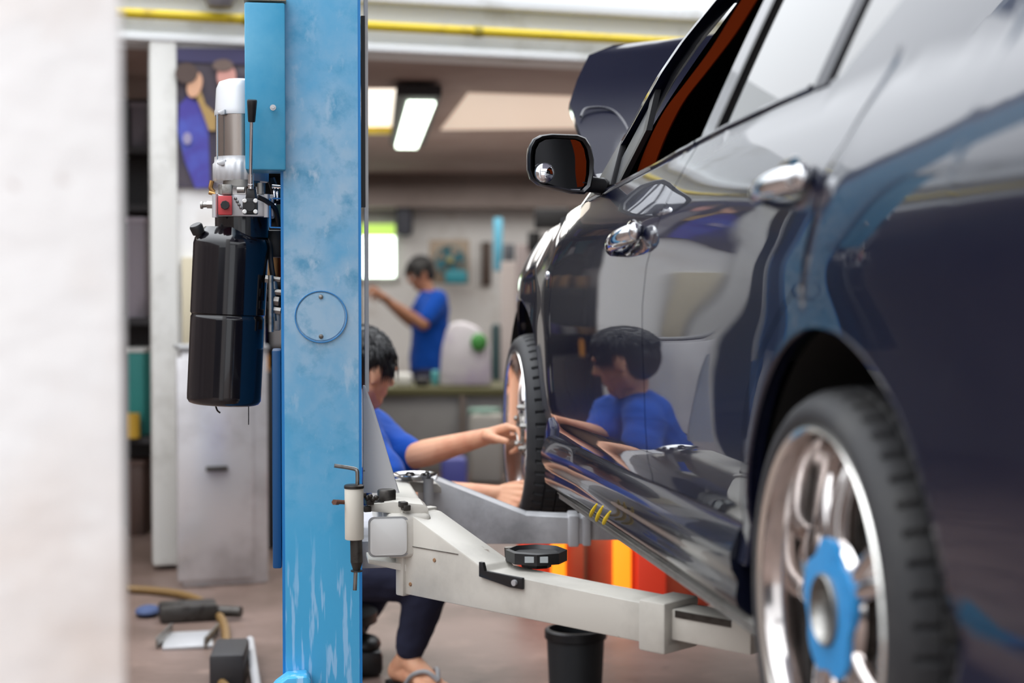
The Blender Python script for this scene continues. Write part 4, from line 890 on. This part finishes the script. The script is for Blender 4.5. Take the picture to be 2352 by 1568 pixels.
bx('tall_panel', 1150, 600, 1186, 905, 11.6, .3, mat('pinkish_white_panel', (214, 204, 200), .5), 'tall pinkish white cabinet behind the front fender', 'cabinet', True)
bx('wall_cabinet', 1186, 560, 1290, 900, 12.6, .3, mat('mauve_grey', (160, 148, 146), .6), 'wide mauve grey cupboard behind the car fender', 'cupboard', True)
bx('speaker_box', 1228, 478, 1310, 524, 12.3, .3, M['black'], 'black box hanging high behind the wing mirror', 'box')
bx('wall_monitor', 1212, 532, 1242, 576, 12.55, .05, M['black'], 'small black monitor under the black hanging box', 'monitor')
bx('hanging_bag', 908, 470, 944, 540, 13.36, .3, mat('charcoal_cloth', (62, 64, 72), .7), 'charcoal bag hanging between window and bright wall', 'bag', bev=.04)
bx('blue_tube', 1134, 500, 1154, 622, 12.7, .06, mat('cyan_plastic', (96, 178, 204), .4), 'bright cyan vertical tube on the rear wall', 'tube')
bx('grey_case', 1156, 560, 1182, 612, 12.6, .1, mat('slate_case', (84, 88, 94), .5), 'slate grey case right of the cyan tube', 'case')
bx('door_panel', 1106, 555, 1128, 655, 13.68, .06, mat('dark_brown_board', (84, 70, 62), .6), 'narrow dark brown board on the wall left of the cyan tube', 'board')
bx('window_curtain', 845, 585, 862, 640, 13.69, .05, mat('pale_mauve_curtain', (170, 160, 178), .7), 'pale mauve curtain at the left edge of the bright window', 'curtain')
# fan in its brownish board
fb = thing('wall_fan', 'teal fan mounted in a brownish square board on the wall', 'fan', tuple(at(1036, 655, 13.4)))
a, b = at(985, 652, 13.35), at(1078, 550, 13.35); bm = NB(); box(bm, ((a.x+b.x)/2, 13.4, (a.z+b.z)/2), (b.x-a.x, .06, b.z-a.z), None, .005); link('board', bm, mat('tan_board', (150, 134, 116), .6), fb)
mteal = mat('teal_enamel', (24, 96, 108), .4); q = at(1034, 598, 13.25); bm = NB(); lathe(bm, [(.118, -.03), (.13, -.03), (.13, .03), (.118, .03), (.118, -.03)], axis_M(q, (0, -1, 0)), 28); link('ring', bm, mteal, fb)
for k in range(4):
    a_ = k*math.pi/2+.4; bm = NB(); u = V((math.cos(a_), 0, math.sin(a_))); w_ = V((-math.sin(a_), 0, math.cos(a_))); prism(bm, [q+u*.02-w_*.02, q+u*.11-w_*.05, q+u*.115+w_*.04, q+u*.02+w_*.02], (0, .008, 0)); link('blade', bm, mteal, fb)
bm = NB(); ball(bm, q+V((0, -.02, 0)), .032, 12); link('fan_hub', bm, mat('ochre_hub', (150, 140, 90), .5), fb)
bm = NB(); c = at(1048, 636, 13.22); box(bm, c, (.19, .04, .11), None, .01); link('switch_box', bm, mat('light_teal', (40, 128, 140), .5), fb)
# low things on the floor behind the arms
bx('blue_bucket', 1012, 1052, 1072, 1120, 8.6, .16, mat('violet_blue_plastic', (88, 92, 172), .5), 'violet blue plastic bin on the floor behind the arms', 'bin', True, .03)
bx('pale_drum', 1078, 950, 1156, 1130, 9.2, .25, mat('greyish_white_drum', (180, 178, 172), .5), 'pale greyish drum with a mint lid behind the hands', 'drum', True, .04, parts=(1,))
q = at(1112, 950, 9.3); bm = NB(); cyl(bm, (q.x, 9.33, q.z), (q.x, 9.33, q.z+.03), .1); o = [x for x in bpy.data.objects if x.name == 'pale_drum'][0]; link('drum_lid', bm, mat('mint_lid', (140, 176, 164), .5), o)
# box with glowing strips added for the unidentified orange glow under the car
ht = thing('glow_box', 'red box glowing orange, added for the glow on the floor under the car', 'glowing box', (at(1400, 1400, 5.5).x, 5.55, 0))
mred = mat('brown_red_enamel', (196, 92, 58), .5, noise_=((190, 70, 44), 5, .45, .65))
a, b = at(1188, 1200, 5.5), at(1640, 1200, 5.5); bm = NB(); box(bm, ((a.x+b.x)/2, 5.62, .16), (b.x-a.x, .2, .30), None, .02); link('housing', bm, mred, ht)
glow = mat('glowing_orange_strip', (255, 140, 30), .4, emit=(255, 138, 28), es=.9); glow2 = mat('glowing_red_panel', (210, 62, 40), .5, emit=(230, 58, 30), es=.2)
for x0, x1, m in ((1266, 1300, glow), (1408, 1450, glow), (1462, 1530, glow2), (1196, 1250, glow2)):
    a, b = at(x0, 1300, 5.49), at(x1, 1300, 5.49); bm = NB(); box(bm, ((a.x+b.x)/2, 5.505, .16), (b.x-a.x, .03, .26), None, .01); link('glow_strip', bm, m, ht)
for x0 in (1345,): 
    a = at(x0, 1300, 5.48); bm = NB(); box(bm, (a.x, 5.5, .16), (.012, .03, .27), None, .002); link('brown_bar', bm, mat('brown_bar_tone', (120, 66, 44), .5), ht)
# black drum on the floor, front of the picture centre
q = at(1322, 1500, 4.35); rr = .083; zt_ = at(1322, 1442, 4.35).z; bk = thing('black_bucket', 'black round bucket standing on the floor under the near arm', 'bucket', (q.x, q.y, 0))
bm = NB(); lathe(bm, [(0, 0), (rr*.9, 0), (rr, zt_-.02), (rr, zt_), (rr-.006, zt_), (rr-.01, .02), (0, .02)], Matrix.Translation((q.x, q.y, 0)), 32); link('bucket_body', bm, mat('dark_slate_plastic', (40, 43, 46), .5), bk)
bm = NB(); lathe(bm, [(rr, zt_-.03), (rr+.006, zt_-.026), (rr+.006, zt_-.004), (rr, zt_)], Matrix.Translation((q.x, q.y, 0)), 32); link('rim', bm, M['black'], bk)
# clutter on the floor at the left
def gp(px, py, z=0.0):
    r = ray(px, py); return V((0, 0, CAM_H))+r*((z-CAM_H)/r.z)
hz = [(290, 1352), (350, 1356), (420, 1366), (470, 1385), (508, 1420), (520, 1470), (506, 1520), (505, 1560), (540, 1590), (600, 1580)]
bm = NB(); tube(bm, smooth_path([gp(x, y, .016)+V((0, 0, .0)) for x, y in hz], 6), .015, 10); single('air_hose', bm, mat('ochre_brown_hose', (112, 86, 48), .5), 'ochre brown hose snaking over the floor below the cabinet', 'hose', tuple(gp(290, 1352)))
tl = thing('drip_tray', 'shallow grey metal tray lying on the floor at left', 'tray', tuple(gp(460, 1460)))
bm = NB(); c = gp(432, 1474); box(bm, c+V((0, 0, .006)), (.16, .22, .012), .2, .003); link('tray_base', bm, M['alu'], tl)
for s_ in (-1, 1):
    bm = NB(); box(bm, c+V((.078*s_, 0, .022)), (.008, .22, .035), .0, .002); link('tray_side', bm, M['steel'], tl)
bm = NB(); c = gp(432, 1422); box(bm, c+V((0, 0, .03)), (.20, .12, .06), .3, .012); cyl(bm, c+V((.1, 0, .03)), c+V((.19, -.02, .03)), .02); single('jack_part', bm, M['darksteel'], 'dark steel jack part lying behind the grey tray', 'jack part', tuple(c))
bm = NB(); c = gp(340, 1414); ball(bm, c+V((0, 0, .018)), (.045, .06, .02), 12); single('blue_rag', bm, mat('navy_cloth', (52, 66, 100), .8), 'crumpled navy blue rag on the floor at left', 'rag', tuple(c))
bm = NB(); tube(bm, [gp(574, 1470, .05), gp(596, 1610, .05)], .014, 12); single('steel_bar', bm, M['alu'], 'straight steel bar lying beside the column foot', 'bar', tuple(gp(574, 1470)))
bm = NB(); c = gp(528, 1560); box(bm, c+V((0, 0, .05)), (.10, .22, .10), .1, .01); single('dark_block', bm, M['dark'], 'dark block on the floor beside the steel bar', 'block', tuple(c))
bm = NB(); c = gp(838, 1546); box(bm, c+V((0, 0, .04)), (.10, .12, .08), .2, .02); ball(bm, c+V((.0, 0, .09)), (.05, .06, .03), 12); single('rubber_block', bm, M['black'], 'black rubber block on the floor behind the column foot', 'block', tuple(c))
# ceiling bits at the top left of the picture
bm = NB(); c = wq(505, 6, .12); lathe(bm, [(0, -.02), (.05, -.02), (.075, .03), (.07, .06), (0, .06)], Matrix.Translation(c), 24); sgo = single('wall_lamp', bm, mat('grey_lamp_shade', (120, 118, 122), .4, .4), 'grey round lamp on the white beam above the picture', 'lamp', tuple(c))
bm = NB(); box(bm, c+V((0, .08, .03)), (.03, .14, .03)); link('lamp_bracket', bm, M['dark'], sgo)

# dark cabinet added deeper in the room to darken the reflections in the doors
tc_ = thing('reflection_cabinet', 'dark open cabinet with coloured bins, added to darken the door reflections', 'cabinet', (-1.29, 8.3, 0))
bm = NB(); box(bm, (-1.29, 8.5, 1.05), (.90, .04, 2.1)); box(bm, (-1.73, 8.3, 1.05), (.03, .4, 2.1)); box(bm, (-.85, 8.3, 1.05), (.03, .4, 2.1)); link('frame', bm, M['dark'], tc_)
random.seed(11); zl = (.1, .5, .85, 1.2, 1.5, 1.8, 2.08)
for z in zl:
    bm = NB(); box(bm, (-1.29, 8.3, z), (.86, .38, .025)); link('shelf', bm, M['dark'], tc_)
bc = [mat('bin_'+n, c, .5) for n, c in (('tan', (190, 150, 100)), ('violet', (70, 56, 140)), ('red', (150, 50, 40)), ('white', (200, 200, 200)), ('black', (26, 26, 28)), ('black_b', (30, 30, 34)), ('teal', (40, 100, 110)))]
for zi in range(1, 6):
    x = -1.66
    while x < -.98:
        w_ = random.uniform(.05, .15); h_ = random.uniform(.08, (zl[zi+1]-zl[zi])*.7); bm = NB(); box(bm, (x+w_/2, 8.24, zl[zi]+.013+h_/2), (w_*.9, .2, h_), None, .006); link('bin', bm, random.choice(bc), tc_); x += w_+random.uniform(.0, .05)
# ================================================================ people
skin = mat('tan_skin', (216, 162, 130), .5, spec=.35, noise_=((200, 138, 108), 14, .45, .7)); skin.node_tree.nodes['Principled BSDF'].inputs['Subsurface Weight'].default_value = .12; skin.node_tree.nodes['Principled BSDF'].inputs['Subsurface Radius'].default_value = (.02, .008, .004)
hairm = mat('black_hair', (16, 15, 16), .45); bluem = mat('royal_blue_cotton', (6, 72, 168), .8, spec=.2, bump=.2, bscale=120, sheen=.1)
navym = mat('dark_navy_trousers', (44, 46, 64), .85, spec=.15, bump=.2, bscale=60)
def hand(bm, wrist, d, l, p, curls, S=1.0, thumb=(.5, .5)):
    """d: along the hand, l: from little finger to index, p: the way the palm faces. curls: per finger (index first) three bends in degrees"""
    d, l, p = V(d).normalized(), V(l).normalized(), V(p).normalized(); wrist = V(wrist)
    offs = (.030, .010, -.010, -.028); lens = (.092, .095, .090, .082); ph = ((.040, .024, .020), (.044, .027, .021), (.041, .025, .020), (.032, .019, .018)); rr = (.0088, .0090, .0084, .0074)
    for i in range(4):
        k = wrist+(d*lens[i]+l*offs[i])*S; b = wrist+(d*.012+l*offs[i]*.55)*S
        capsule(bm, b, .015*S, k, .0112*S); capsule(bm, b+p*.006*S, .014*S, k+p*.005*S, .010*S)
        a = 0; q = k
        for j in range(3):
            a += math.radians(curls[i][j]); dv = d*math.cos(a)+p*math.sin(a)+l*(offs[i]*1.2)*(1 if a < .6 else 0); dv.normalize(); e = q+dv*ph[i][j]*S
            capsule(bm, q, rr[i]*S*(1-.08*j), e, rr[i]*S*(.95-.10*j), 12); q = e
    t0 = wrist+(d*.022+l*.024+p*.008)*S; t1 = t0+(d*.030+l*.022+p*.018)*S; t2 = t1+(d*.030+l*.006+p*thumb[0]*.03)*S; t3 = t2+(d*.024-l*.004+p*thumb[1]*.03)*S
    capsule(bm, t0, .016*S, t1, .0125*S); capsule(bm, t1, .0118*S, t2, .0105*S); capsule(bm, t2, .0105*S, t3, .0085*S); return
def head(bm, c, R):
    c = V(c); T = lambda x, y, z: c+R @ V((x, y, z))
    R4 = R.to_4x4()
    ball(bm, T(-.008, 0, .022), (.096, .076, .092), 24, R4); ball(bm, T(.030, 0, -.012), (.064, .062, .080), 24, R4); capsule(bm, T(.02, 0, -.06), .054, T(.050, 0, -.078), .036)
    capsule(bm, T(.01, .045, -.05), .022, T(.055, .016, -.085), .017); capsule(bm, T(.01, -.045, -.05), .022, T(.055, -.016, -.085), .017)
    capsule(bm, T(.086, 0, .012), .009, T(.104, 0, -.018), .0125); ball(bm, T(.094, .010, -.020), .009, 10); ball(bm, T(.094, -.010, -.020), .009, 10)
    capsule(bm, T(.083, .018, -.050), .007, T(.083, -.018, -.050), .007); capsule(bm, T(.081, .016, -.058), .008, T(.081, -.016, -.058), .008)
    capsule(bm, T(.080, .042, .022), .011, T(.088, .008, .020), .010); capsule(bm, T(.080, -.042, .022), .011, T(.088, -.008, .020), .010)
    for s in (-1, 1):
        ball(bm, T(.0, s*.080, -.008), (.020, .010, .031), 14, R4); capsule(bm, T(-.004, s*.078, -.034), .009, T(-.002, s*.077, -.03), .009)
def eyes(c, R, parent):
    c = V(c)
    for s in (-1, 1):
        bm = NB(); ball(bm, c+R @ V((.077, s*.031, .004)), .0125, 12); e = link('eye', bm, M['white'], parent)
        bm = NB(); ball(bm, c+R @ V((.0865, s*.031, .004)), (.004, .006, .006), 10, R.to_4x4()); link('iris', bm, M['black'], e)
def hair(c, R, parent, seed=1, n=620):
    random.seed(seed); c = V(c); bm = NB(); R4 = R.to_4x4(); T = lambda x, y, z: c+R @ V((x, y, z))
    ball(bm, T(-.016, 0, .040), (.106, .088, .090), 28, R4); ball(bm, T(-.045, 0, -.005), (.066, .076, .080), 24, R4)
    o = remesh(bm, 'hair', hairm, parent, .006, 3)
    bm = NB(); bm.from_mesh(o.data)
    off = _wl(parent)
    for k in range(n):                       # locks
        u = random.uniform(-math.pi, math.pi); w = random.uniform(-.1, 1.45)
        x, y, z = -.016+.102*math.cos(u)*math.cos(w), .085*math.sin(u)*math.cos(w), .040+.088*math.sin(w)
        if x > .05 and z < .05: continue
        p0 = T(x, y, z)-off; out = (R @ V((x+.016, y, (z-.03)*.8))).normalized(); dn = V((0, 0, -1)); sd = R @ V((random.uniform(-.3, .7), random.uniform(-.2, .2), 0))
        L_ = random.uniform(.045, .085); p1 = p0+(out*.16+dn*.6+sd*.5)*L_*.5; p2 = p1+(dn*1.0+sd*.35-out*.12)*L_*.5
        tube(bm, [p0-out*.004, p0+out*.003, p1, p2], [.0055, .0052, .0036, .0003], 5)
    # fringe in front of the ears
    for s in (-1, 1):
        for k in range(9):
            x = -.005+.008*k; p0 = T(x, s*(.078-.001*k), .03)-off; p1 = T(x+.004, s*(.083-.0015*k), .0)-off; p2 = T(x+.010, s*(.079-.002*k), -.02-.018*random.random())-off; tube(bm, [p0, p1, p2], [.006, .004, .0004], 6)
    bm.to_mesh(o.data); bm.free()
    for p in o.data.polygons: p.use_smooth = True
    return o
def wrinkle(amp, sc):
    def f(co, no):
        return co+no*amp*(noise.noise(co*sc)+.5*noise.noise(co*sc*2.3+V((3, 1, 2))))
    return f
# ---- mechanic at the front wheel, seated low, reaching to the wheel with both hands
mp0 = at(800, 1560, 4.62)
me_ = thing('person', 'person in blue t-shirt seated behind the column working on the front wheel', 'person', (mp0.x, mp0.y, 0))
hc = at(833, 848, 4.55); Rh = (Matrix.Rotation(math.radians(36), 3, 'Z') @ Matrix.Rotation(math.radians(14), 3, 'Y'))
neck = at(818, 935, 4.57); ch = at(800, 1010, 4.58); wa = at(775, 1150, 4.60); hip = at(760, 1290, 4.60)
shL, elL, wrL = at(846, 985, 4.70), at(935, 1052, 4.52), at(1118, 1002, 4.36)
shR, elR, wrR = at(830, 1010, 4.42), at(905, 1130, 4.30), at(1146, 1134, 4.22)
hipR, knR, anR = at(790, 1300, 4.46), at(990, 1318, 4.36), at(936, 1512, 4.42)
hipL, knL, anL = at(770, 1300, 4.72), at(900, 1280, 4.86), at(780, 1470, 4.84)
bm = NB(); head(bm, hc, Rh)
chain(bm, [(hc+V((-.02, 0, -.05)), .050), (neck, .050), (ch, .085), (wa, .100), (hip, .120)])
chain(bm, [(ch, .06), (shL, .055), (lerp(shL, elL, .5), .043), (elL, .037), (lerp(elL, wrL, .25), .041), (lerp(elL, wrL, .6), .033), (wrL, .0245)])
chain(bm, [(ch, .06), (shR, .055), (lerp(shR, elR, .5), .043), (elR, .037), (lerp(elR, wrR, .25), .041), (lerp(elR, wrR, .6), .032), (wrR, .0245)])
chain(bm, [(hip, .11), (hipR, .085), (knR, .058), (lerp(knR, anR, .35), .055), (anR, .034)])
chain(bm, [(hip, .11), (hipL, .085), (knL, .058), (lerp(knL, anL, .35), .055), (anL, .034)])
dL = (at(1190, 985, 4.30)-wrL).normalized(); pL = V((.0, -.45, -.90)); lL = pL.cross(dL); pL = dL.cross(lL)
hand(bm, wrL, dL, lL, pL, ((22, 45, 30), (48, 66, 40), (60, 70, 42), (66, 66, 40)), 1.05, (.5, .3))
dR = (at(1230, 1150, 4.12)-wrR).normalized(); lR = V((0, .5, .8)); pR = lR.cross(dR); lR = dR.cross(pR)
hand(bm, wrR, dR, lR, pR, ((6, 10, 8), (38, 40, 22), (62, 58, 35), (70, 60, 35)), 1.0, (.3, .2))
# feet: sole, instep and five toes
def foot(bm, an, toe, S=1.0):
    d = V(toe)-V(an); d.z = 0; d.normalize(); s = V((-d.y, d.x, 0)); b = V((an.x, an.y, 0))
    heel = b-d*.045*S+V((0, 0, .045)); capsule(bm, an, .034, heel+V((0, 0, .0)), .032); capsule(bm, heel, .030, b+d*.11*S+V((0, 0, .040)), .030)
    capsule(bm, an, .032, b+d*.10*S+V((0, 0, .050)), .026)
    for i in range(5):
        o = (-.034+.017*i)*S; L_ = (.185, .190, .182, .172, .158)[i]*S; r = (.0155, .0115, .011, .0105, .010)[i]
        capsule(bm, b+d*.09*S+s*o*.8+V((0, 0, .040)), .018, b+d*(L_-.035)+s*o+V((0, 0, .032)), r); capsule(bm, b+d*(L_-.035)+s*o+V((0, 0, .032)), r, b+d*(L_-.008)+s*o+V((0, 0, .028)), r*.92)
    return d, s, b
fR = foot(bm, anR, at(1040, 1590, 4.26)); fL = foot(bm, anL, at(740, 1600, 4.5))
body = remesh(bm, 'body', skin, me_, .0042, 3)
eyes(hc, Rh, me_); hair(hc, Rh, me_, 3)
bm = NB()
chain(bm, [(lerp(neck, ch, .35), .062), (ch, .112), (wa, .125), (lerp(wa, hip, .8), .138)])
chain(bm, [(lerp(neck, ch, .5), .06), (shL, .071), (lerp(shL, elL, .5), .064), (lerp(shL, elL, .93), .062)])
chain(bm, [(lerp(neck, ch, .5), .06), (shR, .071), (lerp(shR, elR, .5), .064), (lerp(shR, elR, .75), .062)])
remesh(bm, 'shirt', bluem, me_, .008, 3, wrinkle(.006, 14))
bm = NB()
chain(bm, [(hip+V((0, 0, .03)), .140), (hipR, .108), (knR, .075), (lerp(knR, anR, .4), .060), (lerp(knR, anR, .86), .045)])
chain(bm, [(hip, .135), (hipL, .108), (knL, .078), (lerp(knL, anL, .4), .068), (lerp(knL, anL, .9), .058)])
remesh(bm, 'trousers', navym, me_, .008, 3, wrinkle(.006, 13))
for d_, s_, b_ in (fR, fL):
    bm = NB(); ol = [(-.085, 0), (-.075, -.028), (-.02, -.036), (.08, -.044), (.15, -.042), (.19, -.025), (.20, 0), (.19, .03), (.14, .044), (.06, .038), (-.03, .034), (-.075, .028)]
    prism(bm, [b_+d_*x+s_*y+V((0, 0, 0)) for x, y in ol], (0, 0, .016), .003); so = link('sandal', bm, M['black'], me_)
    bm = NB()
    for q in (-1, 1): tube(bm, smooth_path([b_+d_*.035+s_*q*.040+V((0, 0, .016)), b_+d_*.075+s_*q*.040+V((0, 0, .060)), b_+d_*.115+s_*q*.02+V((0, 0, .074)), b_+d_*.145+V((0, 0, .050))], 5), .0068, 8)
    link('sandal_strap', bm, mat('grey_strap', (150, 150, 152), .5), so)
# low stool he sits on
sto = thing('stool', 'low black stool under the mechanic behind the column', 'stool', (hip.x, hip.y, 0)); zs = hip.z-.15
bm = NB(); cyl(bm, (hip.x, hip.y, zs-.03), (hip.x, hip.y, zs), .14, 28); link('seat', bm, M['black'], sto)
for k in range(4):
    a = k*math.pi/2+.7; bm = NB(); cyl(bm, (hip.x+.10*math.cos(a), hip.y+.10*math.sin(a), zs-.03), (hip.x+.13*math.cos(a), hip.y+.13*math.sin(a), 0), .012, 10); link('leg', bm, M['darksteel'], sto)
# nut held in the fingers
q = at(1192, 992, 4.28); bm = NB(); cyl(bm, q-V((.025, 0, 0)), q+V((.02, 0, 0)), .010, 6); cyl(bm, q+V((.012, 0, 0)), q+V((.03, 0, 0)), .013, 12); single('socket', bm, M['chrome'], 'chrome socket held in the fingers at the front wheel', 'socket', tuple(q))
# ---- second worker behind the bench
wp = at(990, 900, 11.0); wk = thing('person', 'person in blue t-shirt standing behind the workbench, arms out to the left', 'person', (wp.x, 11.0, 0))
hc2 = at(966, 628, 11.0); R2 = Matrix.Rotation(math.radians(200), 3, 'Z') @ Matrix.Rotation(math.radians(25), 3, 'Y')
n2, c2, w2, h2 = at(982, 665, 11.0), at(990, 710, 11.0), at(985, 800, 11.0), at(982, 860, 11.02)
sA, eA, wA = at(1004, 690, 10.86), at(972, 745, 10.75), at(900, 696, 10.7); sB, eB, wB = at(985, 690, 11.15), at(945, 740, 11.2), at(885, 688, 11.15)
bm = NB(); head(bm, hc2, R2); chain(bm, [(hc2+V((.02, 0, -.05)), .05), (n2, .052), (c2, .10), (w2, .10), (h2, .12)])
for s, e, w, y in ((sA, eA, wA, -1), (sB, eB, wB, 1)):
    chain(bm, [(c2, .07), (s, .058), (e, .042), (lerp(e, w, .4), .040), (w, .027)]); d = (w-e).normalized(); l = V((0, y*.5, .8)); p = l.cross(d) if y > 0 else d.cross(l); hand(bm, w, d, l, V((0, 0, -1)), ((25, 30, 20),)*4)
for y in (-.1, .1): chain(bm, [(h2, .10), (h2+V((0, y, -.05)), .09), (V((h2.x, 11+y, .48)), .06), (V((h2.x+.02, 11+y, .09)), .04)]); foot(bm, V((h2.x+.02, 11+y, .09)), V((h2.x-.3, 11+y, 0)))
remesh(bm, 'body', mat('brown_skin', (160, 110, 84), .5), wk, .007, 3); eyes(hc2, R2, wk); hair(hc2, R2, wk, 5, 120)
bm = NB(); chain(bm, [(lerp(n2, c2, .4), .07), (c2, .135), (w2, .135), (lerp(w2, h2, .7), .14)]); chain(bm, [(c2, .08), (sA, .082), (lerp(sA, eA, .7), .068)]); chain(bm, [(c2, .08), (sB, .082), (lerp(sB, eB, .7), .068)]); remesh(bm, 'shirt', bluem, wk, .011, 3, wrinkle(.01, 8))
bm = NB()
for y in (-.1, .1): chain(bm, [(h2, .14), (h2+V((0, y*.9, -.05)), .115), (V((h2.x, 11+y, .48)), .085), (V((h2.x+.02, 11+y, .14)), .07)])
remesh(bm, 'trousers', navym, wk, .011, 3, wrinkle(.01, 8))
